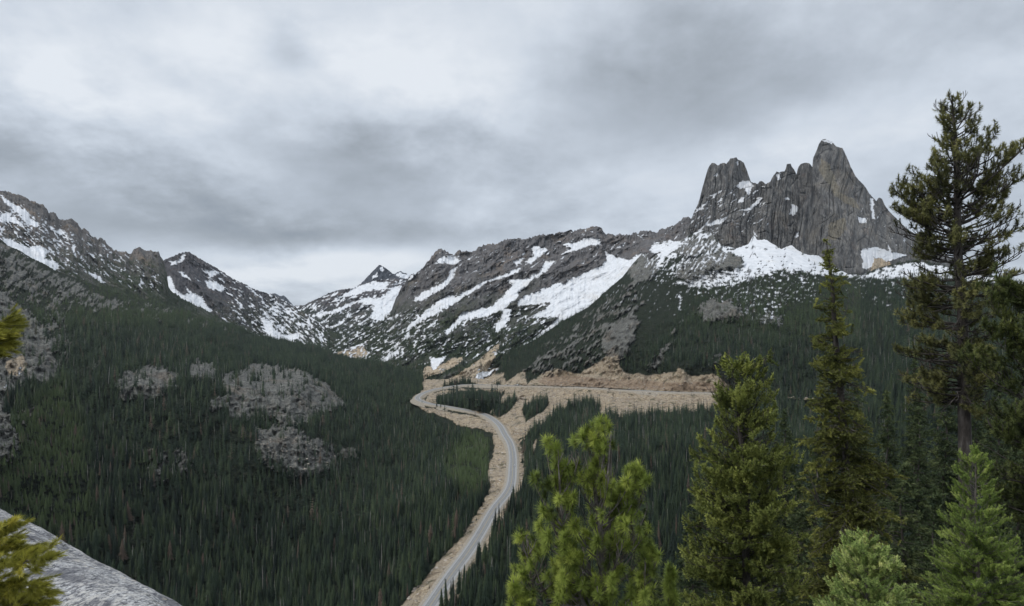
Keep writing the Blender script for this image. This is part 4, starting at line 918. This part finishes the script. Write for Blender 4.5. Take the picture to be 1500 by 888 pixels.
    if thin:                                        # holes between the clumps of foliage
        cs, th = thin; n3 = perlin(pos[:, 0] / cs, pos[:, 2] / cs, seed) + perlin(pos[:, 1] / cs + 5, pos[:, 2] / cs * 1.1, seed + 1) + .5 * perlin(pos[:, 0] / cs * 2, pos[:, 2] / cs * 2, seed + 2)
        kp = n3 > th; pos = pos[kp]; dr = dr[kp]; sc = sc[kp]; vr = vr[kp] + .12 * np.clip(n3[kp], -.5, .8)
    V, T, A = bake(tm, pos - root, dr, sc, vr, rng)
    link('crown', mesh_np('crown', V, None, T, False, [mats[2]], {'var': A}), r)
    print('##   ', p['name'], 'tufts', len(pos), 'tris', len(T)); return r

def build_heroes():
    rng = np.random.default_rng(21)
    def bark(name, a, b, c, sc=6):
        s = NT(name, .95, .1); n1 = s.noise(sc, 5, .7, sc3=(1, 1, .25)); s.col(s.ramp(n1, [(.3, a), (.5, b), (.72, c)]))
        s.bump(n1, .8, .03); return s.m
    dark_bark = bark('dark_bark', C(.03, .027, .025), C(.075, .066, .06), C(.16, .145, .135), 5)
    grey_bark = bark('grey_bark', C(.07, .06, .055), C(.17, .15, .135), C(.33, .30, .28), 14)
    pine_leaf = leaf_mat('pine_needles', C(0.096, 0.128, 0.031), C(0.256, 0.320, 0.064), C(0.538, 0.589, 0.128), trans=.22, inst=False, scale=2.2)
    tall_leaf = leaf_mat('tall_pine_needles', C(0.064, 0.072, 0.036), C(0.166, 0.169, 0.064), C(0.333, 0.320, 0.115), trans=.18, inst=False, scale=1.1)
    fir_leaf = leaf_mat('fir_needles', C(0.064, 0.074, 0.026), C(0.173, 0.189, 0.051), C(0.371, 0.371, 0.096), trans=.15, inst=False, scale=1.4)
    fir_leaf2 = leaf_mat('spruce_needles', C(0.079, 0.102, 0.031), C(0.205, 0.237, 0.061), C(0.410, 0.435, 0.115), trans=.18, inst=False, scale=1.4)
    young_leaf = leaf_mat('young_fir_needles', C(0.141, 0.205, 0.064), C(0.358, 0.461, 0.141), C(0.742, 0.750, 0.294), trans=.22, inst=False, scale=3)
    young_leaf2 = leaf_mat('young_fir_needles_green', C(0.096, 0.141, 0.038), C(0.243, 0.333, 0.077), C(0.512, 0.589, 0.166), trans=.22, inst=False, scale=3)
    dark_leaf = leaf_mat('dark_conifer_needles', C(.030, .046, .024), C(.068, .094, .040), C(.15, .175, .065), trans=.1, inst=False, scale=.8)
    edge_leaf = leaf_mat('yellow_green_needles', C(.13, .135, .025), C(.34, .33, .055), C(.60, .54, .11), trans=.25, inst=False, scale=6)  # the boughs' own yellow green needle colour
    tm_pine = [brush_tmpl(rng, 120, .07, .115, .0085, 10, 125) for _ in range(6)]
    tm_tall = [brush_tmpl(rng, 46, .20, .16, .026, 15, 105) for _ in range(6)]
    tm_fir = [brush_tmpl(rng, 44, .46, .12, .042, 25, 80) for _ in range(6)]
    tm_far = [brush_tmpl(rng, 24, .7, .26, .10, 25, 85) for _ in range(5)]
    tm_yng = [brush_tmpl(rng, 70, .17, .042, .011, 30, 78) for _ in range(6)]
    tm_edge = [brush_tmpl(rng, 100, .075, .046, .0034, 12, 60) for _ in range(6)]
    PINE = dict(name='pine_tree', bk=.26, el=(1.0, .15), curve=.5, gap=.16, t0=.42, fork=(.5, 1.1), sub=.42, submin=.06, subel=.35, subcurve=.5, tgap=.13, scat=.25, up=.35, tw=.006, lr=(.6, 1.12), sag=.5, wig=.12)
    # bushy pine with several leaders, low centre
    def limbs(W, B, pos, dr, sc, vr, r_, sp):
        for (pts, r0) in [([(868, 960), (862, 900), (852, 868), (826, 820), (822, 770), (818, 720), (824, 680), (822, 655)], .045),
                          ([(872, 960), (884, 880), (892, 830), (893, 770), (888, 700), (882, 680)], .03), ([(880, 920), (896, 860), (902, 820), (910, 770), (925, 740)], .03),
                          ([(860, 888), (835, 888), (810, 880), (790, 850), (784, 830)], .022), ([(852, 868), (880, 872), (905, 850), (935, 845)], .018), ([(862, 900), (848, 884), (858, 868), (868, 880)], .02)]:
            a = np.array(pts, float); n = len(a); q = P(a[:, 0], a[:, 1], 9 + r_.normal(0, .12, n)); B.tube(smooth_path(q, n * 4), np.linspace(r0, r0 * .2, n * 4), 6, .6)
    rr = make_tree('pine', 9.0, [(872, 1250), (872, 960), (880, 860), (876, 720), (868, 622)], [(615, 6, 6), (635, 20, 22), (665, 30, 36), (700, 36, 44), (740, 40, 50), (780, 50, 60), (830, 66, 70), (888, 80, 80), (960, 90, 90)], 105, 31, tm_pine, PINE,
              (grey_bark, grey_bark, pine_leaf), .075, 'bushy bright green pine with several leaders and twisted grey branches, nearest at lower centre', low=960, extra=limbs, thin=(.33, -.27), more=[([(862, 900), (840, 850), (826, 820), (822, 740), (820, 655)], [(655, 6, 6), (675, 30, 28), (720, 42, 30), (760, 36, 30), (800, 40, 30), (850, 60, 30)], 44, -.25),
               ([(880, 900), (905, 830), (925, 760), (932, 690)], [(690, 6, 6), (715, 18, 22), (760, 26, 34), (820, 34, 44), (880, 40, 50)], 36, .2), ([(860, 920), (820, 890), (790, 850), (772, 790)], [(790, 6, 6), (815, 24, 26), (850, 40, 34), (900, 52, 40)], 34, .1),
               ([(880, 930), (920, 880), (945, 840), (952, 795)], [(795, 5, 5), (815, 18, 20), (860, 30, 30), (920, 40, 40)], 26, -.1), ([(860, 950), (800, 930), (765, 900), (752, 850)], [(850, 5, 5), (870, 20, 18), (930, 34, 34)], 20, -.3)])
    TALL = dict(name='pine_tree', el=(.45, -.25), curve=.45, gap=.22, t0=.30, fork=(.5, 1.2), sub=.40, submin=.15, subel=.15, subcurve=.6, tgap=.135, scat=.45, up=.35, tw=.012, lr=(.5, 1.04), sag=.25, wig=.15, crowd=.8, gapiness=.12)
    def twigs(W, B, pos, dr, sc, vr, r_, sp):
        for k in range(70):                          # bare dark twigs on the lower stem
            t = r_.uniform(.38, .80); q, d = along(sp, t); az = r_.random() * 6.28
            pa = branch_path(q, az, r_.uniform(-.5, .3), r_.uniform(.5, 2.3), r_.uniform(-.9, .5), 6, r_, .12); B.tube(pa, np.linspace(.035, .008, 7), 4, .1)
            for j in range(3):
                q2, d2 = along(pa, r_.uniform(.3, .9)); B.tube(branch_path(q2, az + r_.normal(0, .9), r_.uniform(-.8, .5), r_.uniform(.2, .8), -.4, 3, r_, .15), np.linspace(.014, .005, 4), 3, .1, cap=False)
    make_tree('pine', 25.0, [(1418, 1230), (1416, 760), (1412, 560), (1404, 380), (1402, 230), (1394, 142)],
              [(138, 12, 14), (160, 28, 24), (185, 46, 44), (215, 36, 40), (245, 38, 78), (265, 64, 108), (300, 84, 112), (345, 96, 108), (390, 98, 92), (430, 92, 78), (455, 84, 44), (520, 92, 36), (570, 88, 40), (620, 50, 40), (700, 30, 30)], 240, 43, tm_tall, TALL,
              (dark_bark, dark_bark, tall_leaf), .30, 'tallest pine at the right, open crown against the sky on a dark straight trunk', low=600, dead=.12, extra=twigs, thin=(1.0, -.30))
    TP = dict(TALL); TP.update(gapiness=.05, el=(.6, -.1), gap=.22)
    make_tree('pine', 19.0, [(1560, 1300), (1552, 800), (1545, 600), (1540, 415)], [(415, 10, 10), (440, 70, 30), (480, 122, 60), (540, 130, 80), (600, 128, 80), (660, 118, 80), (760, 100, 80)], 150, 47, tm_tall, TP,
              (dark_bark, dark_bark, leaf_mat('right_pine_needles', C(.040, .052, .022), C(.10, .125, .040), C(.23, .25, .075), trans=.2, inst=False, scale=1.5)), .22, 'green pine reaching in from the right edge behind the tallest pine', low=780, dead=.1, thin=(.7, -.22))
    FIR = dict(name='fir_tree', el=(.35, -.45), curve=-.25, gap=.15, t0=.10, fork=(.5, 1.15), sub=.36, submin=.12, subel=-.12, subcurve=.25, tgap=.16, scat=.38, up=.05, tw=.012, lr=(.45, 1.08), sag=-.1, wig=.12, crowd=.8)
    def deadtwig(W, B, pos, dr, sc, vr, r_, sp):
        for pts in ([(1215, 742), (1200, 738), (1190, 722), (1180, 714)], [(1200, 735), (1192, 712), (1186, 700)], [(1198, 700), (1196, 688), (1192, 694)]):
            a = np.array(pts, float); B.tube(P(a[:, 0], a[:, 1], 26.2), np.linspace(.035, .01, len(a)), 4, 1.6)
    make_tree('fir', 28.0, [(1252, 1180), (1248, 800), (1232, 600), (1222, 460), (1210, 352)],
              [(352, 4, 4), (375, 14, 12), (400, 18, 16), (425, 22, 30), (448, 26, 26), (470, 30, 22), (500, 44, 26), (530, 48, 52), (560, 42, 60), (600, 46, 50), (640, 60, 66), (690, 72, 76), (740, 78, 84), (800, 76, 90), (860, 80, 96), (980, 90, 100)], 330, 53, tm_fir, FIR,
              (dark_bark, dark_bark, fir_leaf), .26, 'tall narrow olive green fir with drooping clumps, its reddish tip against the snowfield', low=980, dead=.05, extra=deadtwig, thin=(.7, -.35))
    F2 = dict(FIR); F2.update(name='spruce_tree', el=(.55, -.2), curve=.25, subel=.1, up=.3, t0=.25)
    make_tree('fir', 22.0, [(1098, 1230), (1096, 900), (1090, 700), (1082, 600), (1078, 530)],
              [(526, 6, 6), (545, 26, 26), (565, 34, 50), (600, 46, 56), (650, 66, 60), (700, 84, 70), (760, 88, 86), (830, 96, 90), (900, 100, 96), (1000, 100, 100)], 300, 59, tm_fir, F2,
              (dark_bark, dark_bark, fir_leaf2), .17, 'broad mid green spruce with upturned bough tips, left of the tall narrow fir', low=1000, dead=.06, thin=(.8, -.2))
    YF = dict(FIR); YF.update(name='fir_tree', el=(.6, .0), curve=.12, gap=.075, t0=.12, sub=.40, submin=.05, subel=.06, subcurve=.2, tgap=.085, scat=.16, up=.16, tw=.005, lr=(.7, 1.05), wig=.03, sag=.2)
    make_tree('fir', 9.0, [(1272, 1150), (1270, 900), (1266, 782)], [(780, 3, 3), (800, 24, 24), (825, 42, 42), (850, 50, 56), (880, 58, 62), (930, 80, 80), (1000, 100, 100)], 170, 61, tm_yng, YF,
              (grey_bark, grey_bark, young_leaf), .035, 'small pale green young fir, its top just above the bottom edge', low=990)
    make_tree('fir', 12.0, [(1436, 1180), (1434, 900), (1430, 760), (1430, 655)], [(653, 3, 3), (672, 18, 18), (700, 27, 27), (730, 30, 28), (755, 34, 38), (780, 52, 50), (820, 62, 72), (870, 72, 82), (950, 90, 95), (1030, 100, 100)], 260, 67, tm_yng, dict(YF, gap=.095, tgap=.10),
              (grey_bark, grey_bark, young_leaf2), .05, 'bright green young fir in front of the tallest pine trunk at lower right', low=1020)
    make_tree('pine', 10.0, [(968, 1150), (978, 900), (985, 838)], [(836, 5, 5), (850, 9, 9), (862, 9, 8), (888, 20, 14), (930, 34, 30), (1000, 50, 50)], 36, 71, tm_pine, PINE,
              (grey_bark, grey_bark, pine_leaf), .025, 'little pine seedling top between the bushy pine and the broad spruce', low=990)
    # darker conifers standing further down the slope
    protos = []
    FF = dict(FIR); FF.update(name='conifer', gap=.36, tgap=.36, submin=.25, t0=.05, up=.05, tw=.02, leader=4, wig=.3, el=(.2, -.35))
    for k, (s_, w_) in enumerate([(83, 46), (84, 38), (85, 54)]):
        r = make_tree('fir', 60.0, [(750, 900), (750, 560)], [(560, 2, 2), (600, w_ * .35, w_ * .35), (700, w_ * .8, w_ * .8), (860, w_, w_)], 190, s_, tm_far, FF, (dark_bark, dark_bark, dark_leaf), .22, 'x', low=870)
        protos.append(r)
    H0 = 340 / F0 * 60
    spots = [(1345, 598, 58, 0), (1300, 572, 74, 1), (1385, 560, 70, 2), (1462, 560, 66, 0), (1490, 640, 48, 1), (1325, 680, 46, 2), (1195, 640, 64, 1), (1150, 600, 92, 0), (1170, 700, 58, 2), (1020, 700, 62, 1), (945, 745, 60, 0), (1370, 720, 40, 0), (1500, 520, 90, 2), (1255, 560, 95, 2), (1340, 520, 110, 1), (1430, 530, 105, 0), (1120, 660, 80, 1),(1385, 790, 34, 1),(1190,790,44,0),(1015,800,44,2)]
    for i, (px, py, Y, k) in enumerate(spots):
        src = protos[k]
        if i < 0: continue
        top = P(px, py, Y); sc = RNG.uniform(.85, 1.05)
        r = src.copy(); COL.objects.link(r); r.location = top - np.array([0, 0, H0 * sc]); r.rotation_euler = (0, 0, RNG.random() * 6.28); r.scale = (sc,) * 3
        r['label'] = 'dark green conifer on the slope just behind the tall near trees'; r['group'] = 'dark conifers behind the near trees'
        for ch in src.children:
            c = ch.copy(); COL.objects.link(c); c.parent = r
    for r in protos:
        for ch in list(r.children): bpy.data.objects.remove(ch)
        bpy.data.objects.remove(r)
    # boughs of the tree standing just outside the left edge
    root = P(-190, 1300, 4.2); W = MB(); B = MB(); pos = []; dr = []; sc = []; vr = []
    st = P(np.array([-190, -180, -200, -190.]), np.array([1300, 900, 600, 330.]), 4.2)
    W.tube(smooth_path(st, 30), np.linspace(.09, .04, 30), 8, .5)
    r_ = np.random.default_rng(90)
    for pts, up in [([(-195, 520), (-120, 500), (-60, 488), (0, 476), (26, 470)], .1), ([(-195, 540), (-100, 520), (-40, 512), (0, 508), (14, 506)], 0), ([(-185, 470), (-80, 480), (-20, 496), (10, 494)], 0),
                    ([(-185, 880), (-110, 840), (-50, 800), (-10, 782), (24, 770)], .1), ([(-185, 920), (-100, 870), (-20, 832), (36, 822), (70, 818)], .05), ([(-185, 960), (-90, 900), (-10, 860), (40, 858), (70, 868)], -.1), ([(-185, 1000), (-80, 940), (0, 898), (44, 884), (70, 884)], 0), ([(-100, 860), (-30, 815), (20, 800), (40, 806)], .1), ([(-100, 900), (-30, 880), (20, 872), (36, 880)], -.1), ([(-100, 940), (-20, 920), (30, 905), (60, 900)], 0)]:
        a = np.array(pts, float); n = len(a); q = smooth_path(P(a[:, 0], a[:, 1], 4.2 + np.linspace(0, r_.normal(0, .4), n)), 24)
        B.tube(q, np.linspace(.012, .003, 24), 5, .5, cap=False)
        for k in range(4, 24):
            d = nrmz(q[min(k + 1, 23)] - q[k - 1])
            for j in range(7 if k < 22 else 4):
                side = r_.choice([-1, 1]); dv = nrmz(d + np.array([0, r_.normal(0, .6), side * r_.uniform(.1, .6) * (k < 22)])); l = r_.uniform(.02, .15) * (1 if k < 22 else .3)
                B.tube([q[k], q[k] + dv * l], [.002, .001], 3, .5, cap=False); pos.append(q[k] + dv * (l + .03)); dr.append(dv + np.array([.2, 0, up])); sc.append(r_.uniform(.8, 1.2)); vr.append(r_.normal(.45, .16))
    r = empty('conifer', root); tag(r, 'yellow green conifer boughs reaching in at the left edge above the granite slab', 'tree')
    W.V = [v - root for v in W.V]; B.V = [v - root for v in B.V]
    link('trunk', W.mesh('trunk', [grey_bark]), r); link('branches', B.mesh('branches', [grey_bark]), r)
    V, T, A = bake(tm_edge, np.array(pos) - root, np.array(dr), np.array(sc), np.array(vr), r_)
    link('crown', mesh_np('crown', V, None, T, False, [edge_leaf], {'var': A}), r)
    build_slab(); build_boulders(); build_car()

def build_slab():
    e = np.array([(-420, 560), (-260, 612), (-120, 685), (-40, 728), (0, 751), (30, 764), (60, 781), (100, 806), (150, 832), (200, 858), (250, 888), (330, 944), (420, 1040)], float)
    eY = np.interp(e[:, 0], [-420, 0, 250, 420], [9.5, 8.8, 7.2, 5.6])
    n = 420; q = smooth_path(np.column_stack([e, eY]), n); px = q[:, 0]; py = q[:, 1] + 2.6 * fbm(px / 40, px * 0, 5, 5); Ye = q[:, 2]
    rows = 260; v = (np.linspace(0, 1, rows) ** 1.3)[:, None]
    PX = px[None] + (-60) * v; PY = py[None] + (1500 - py)[None] * v; D = Ye[None] + (1.7 - Ye)[None] * v ** .55
    W = P(PX, PY, D)
    W[..., 2] += .035 * fbm(W[..., 0] * 1.3, W[..., 1] * 1.3, 4, 8) * np.minimum(v * 8, 1)
    back = []
    for dY, dz in ((.05, -.02), (.2, -.16), (.5, -.6), (.9, -2), (1.2, -5), (1.3, -14)):
        b = W[0].copy(); b[:, 1] += dY; b[:, 0] += dY * .7; b[:, 2] += dz; back.append(b)
    G = np.concatenate([np.array(back[::-1]), W], 0); R = G.shape[0]
    i = np.arange(R - 1)[:, None] * n; j = np.arange(n - 1)[None]
    Q = np.stack([i + j, i + n + j, i + n + j + 1, i + j + 1], -1).reshape(-1, 4)
    s = NT('slab_granite', .9, .2)
    n1 = s.noise(15, 7, .85, sc3=(2.2, .6, .8)); n2 = s.noise(1.7, 5, .65); n3 = s.noise(8, 6, .8, sc3=(2.0, .6, .8)); n4 = s.noise(1.1, 3, .5)
    c = s.ramp(n1, [(.32, C(.03, .03, .033)), (.45, C(.10, .10, .11)), (.50, C(.30, .30, .31)), (.55, C(.62, .61, .59))])
    c = s.mix(s.rng(n2, .46, .58, 0, .8), c, C(.10, .10, .112))
    c = s.mix(s.rng(s.math('ABSOLUTE', s.math('SUBTRACT', s.noise(.9, 4, .6, dist=.6), .5)), 0, .012, .9, 0), c, C(.015, .015, .015))
    w = s.math('MULTIPLY', s.rng(n3, .50, .58), s.rng(n4, .36, .55)); c = s.mix(s.math('MULTIPLY', w, .8), c, C(.62, .59, .54))
    c = s.mix(s.math('MULTIPLY', s.rng(n3, .60, .66), s.rng(s.noise(.9, 2, .5), .5, .6)), c, C(.66, .55, .38))
    c = s.mix(s.rng(s.noise(24, 3, .6), .63, .68, 0, .9), c, C(.025, .025, .025))
    s.col(c); s.bump(s.math('ADD', n3, s.math('MULTIPLY', n1, .4)), .6, .03)
    o = link('granite_slab', mesh_np('granite_slab', G.reshape(-1, 3), Q, None, True, [s.m]))
    tag(o, 'smooth speckled grey granite slab sloping down at the lower left corner', 'rock')

def build_boulders():
    rng = np.random.default_rng(77)
    s = NT('boulder_rock', .95, .1); oi = s.n.new('ShaderNodeObjectInfo')
    c = s.ramp(s.math('ADD', s.math('MULTIPLY', oi.outputs['Random'], .7), s.math('MULTIPLY', s.noise(1.2, 3), .3)), [(.1, C(.16, .14, .125)), (.5, C(.33, .285, .235)), (.9, C(.52, .46, .39))]); s.col(c)
    protos = []
    for k in range(5):
        th = np.linspace(0, 2 * math.pi, 9)[:-1]; V = []
        for z, r in ((-.5, .5), (-.25, .9), (.1, 1), (.4, .75), (.6, .3)):
            V.append(np.stack([np.cos(th) * r, np.sin(th) * r, th * 0 + z], -1))
        V = np.vstack(V); V = V * (1 + .28 * (rng.random((len(V), 3)) - .5)) * np.array([1, .75, .7])
        i = np.arange(4)[:, None] * 8; j = np.arange(8)[None]; Q = np.stack([i + j, i + (j + 1) % 8, i + 8 + (j + 1) % 8, i + 8 + j], -1).reshape(-1, 4)
        n = len(V); V = np.vstack([V, [[0, 0, .45]]]); T = [[32 + q, 32 + (q + 1) % 8, n] for q in range(8)]
        protos.append(bpy.data.objects.new('boulder', mesh_np('boulder', V, Q, T, False, [s.m])))
    PX, PY, D, W, snow, rock, scree, RD = GRIDS['V'][:8]
    m = (scree[:-1, :-1] > .6) & (RD[:-1, :-1] > 10) & (PY[:-1, :-1] > 520)
    m2 = (patch(PX[:-1, :-1], PY[:-1, :-1], ROCK['V'][4][0], 4) > .5) & (rng.random(m.shape) < .5)
    i, j = np.nonzero(m | m2)
    e1 = W[i, j + 1] - W[i, j]; e2 = W[i + 1, j] - W[i, j]; area = np.abs(np.cross(e1, e2)[:, 2]); area = np.minimum(area, 60)
    cnt = rng.poisson(area * .035); i = np.repeat(i, cnt); j = np.repeat(j, cnt); p = W[i, j] + rng.random((len(i), 1)) * (W[i + 1, j] - W[i, j]) + rng.random((len(i), 1)) * (W[i, j + 1] - W[i, j])
    print('## boulders', len(p))
    instancer('boulders', p, rng.random(len(p)) * 6.28, .5 + 1.7 * rng.random(len(p)) ** 3, rng.random(len(p)), rng.integers(0, 5, len(p)), protos, 'pale tan and grey boulders strewn over the road banks')
def build_car():
    k = np.argmin(np.abs(YH - ROADS[:, 2] / ROADS[:, 1] * F0 - 683) + 1000 * (ROADS[:, 1] > 1000)); c = ROADS[k]; d = nrmz(ROADS[k + 2] - ROADS[k - 2]); a = math.atan2(d[1], d[0])
    nx = np.array([d[1], -d[0], 0]); o = c + nx * 1.95 + np.array([0, 0, .18])
    r = empty('car', o); r.rotation_euler = (0, 0, a); tag(r, 'small white car driving on the bend of the valley road', 'car')
    s = NT('white_car_paint', .3, .5); s.col(C(.75, .76, .78)); g = NT('car_glass', .1, .6); g.col(C(.03, .035, .04)); t = NT('tyre_rubber', .8); t.col(C(.02, .02, .02)); h = NT('lamp_glass', .2); h.col(C(.8, .8, .75))
    prof = [(-2.25, .35), (-2.3, .75), (-2.1, 1.0), (-1.75, 1.05), (1.0, 1.05), (2.05, .9), (2.25, .65), (2.2, .35)]
    def extr(prof, w0, w1=None):
        w1 = w1 or [w0] * len(prof); V = [(x, -w, z) for (x, z), w in zip(prof, w1)] + [(x, w, z) for (x, z), w in zip(prof, w1)]; n = len(prof)
        return V, [[i, (i + 1) % n, n + (i + 1) % n, n + i] for i in range(n)], [[0, i, i + 1] for i in range(1, n - 1)] + [[n, n + i + 1, n + i] for i in range(1, n - 1)]
    m = MB(); m.add(*extr(prof, .92)); b = link('body', m.mesh('body', [s.m], False), r)
    m = MB(); cab = [(-1.75, 1.05), (-1.35, 1.5), (.05, 1.52), (1.0, 1.05)]; m.add(*extr(cab, .8, [.88, .70, .70, .88])); link('cabin', m.mesh('cabin', [g.m], False), r)
    m = MB(); m.box((-.65, 0, 1.53), (.66, .68, .02)); link('roof', m.mesh('roof', [s.m], False), r)
    for x in (-1.4, 1.4):
        for y in (-.86, .86):
            m = MB(); m.tube([(x, y - .1, .33), (x, y + .1, .33)], [.33, .33], 14); link('wheel', m.mesh('wheel', [t.m], False), r)
    for y in (-.62, .62):
        m = MB(); m.box((2.2, y, .72), (.06, .16, .08)); link('headlight', m.mesh('headlight', [h.m], False), r)
def build_haze():
    me = MB(); me.box((0, 4500, 350), (6500, 5100, 1500)); o = link('haze', me.mesh('haze', [], False)); tag(o, 'thin bluish haze filling the valley air', kind='stuff')
    m = bpy.data.materials.new('haze_air'); m.use_nodes = True; t = m.node_tree
    for n in list(t.nodes):
        if n.type != 'OUTPUT_MATERIAL': t.nodes.remove(n)
    v = t.nodes.new('ShaderNodeVolumePrincipled'); v.inputs['Density'].default_value = 2.0e-5; v.inputs['Color'].default_value = (.82, .90, 1, 1); v.inputs['Anisotropy'].default_value = .3
    t.links.new(v.outputs[0], t.nodes['Material Output'].inputs['Volume']); o.data.materials.append(m)
HAZE = True
import time as _t
_t0 = _t.time()
def log(s): print('##', s, round(_t.time() - _t0, 1), flush=True)
build_mats(); build_sky(); build_camera(); log('mats')
build_land(); log('land')
build_road()
if 'build_forest' in globals(): build_forest(); log('forest')
if 'build_heroes' in globals(): build_heroes(); log('heroes')
SC.cycles.use_denoising = True; SC.cycles.denoiser = 'OPENIMAGEDENOISE'; SC.cycles.denoising_input_passes = 'RGB_ALBEDO_NORMAL'; SC.cycles.denoising_prefilter = 'ACCURATE'
if HAZE: build_haze()
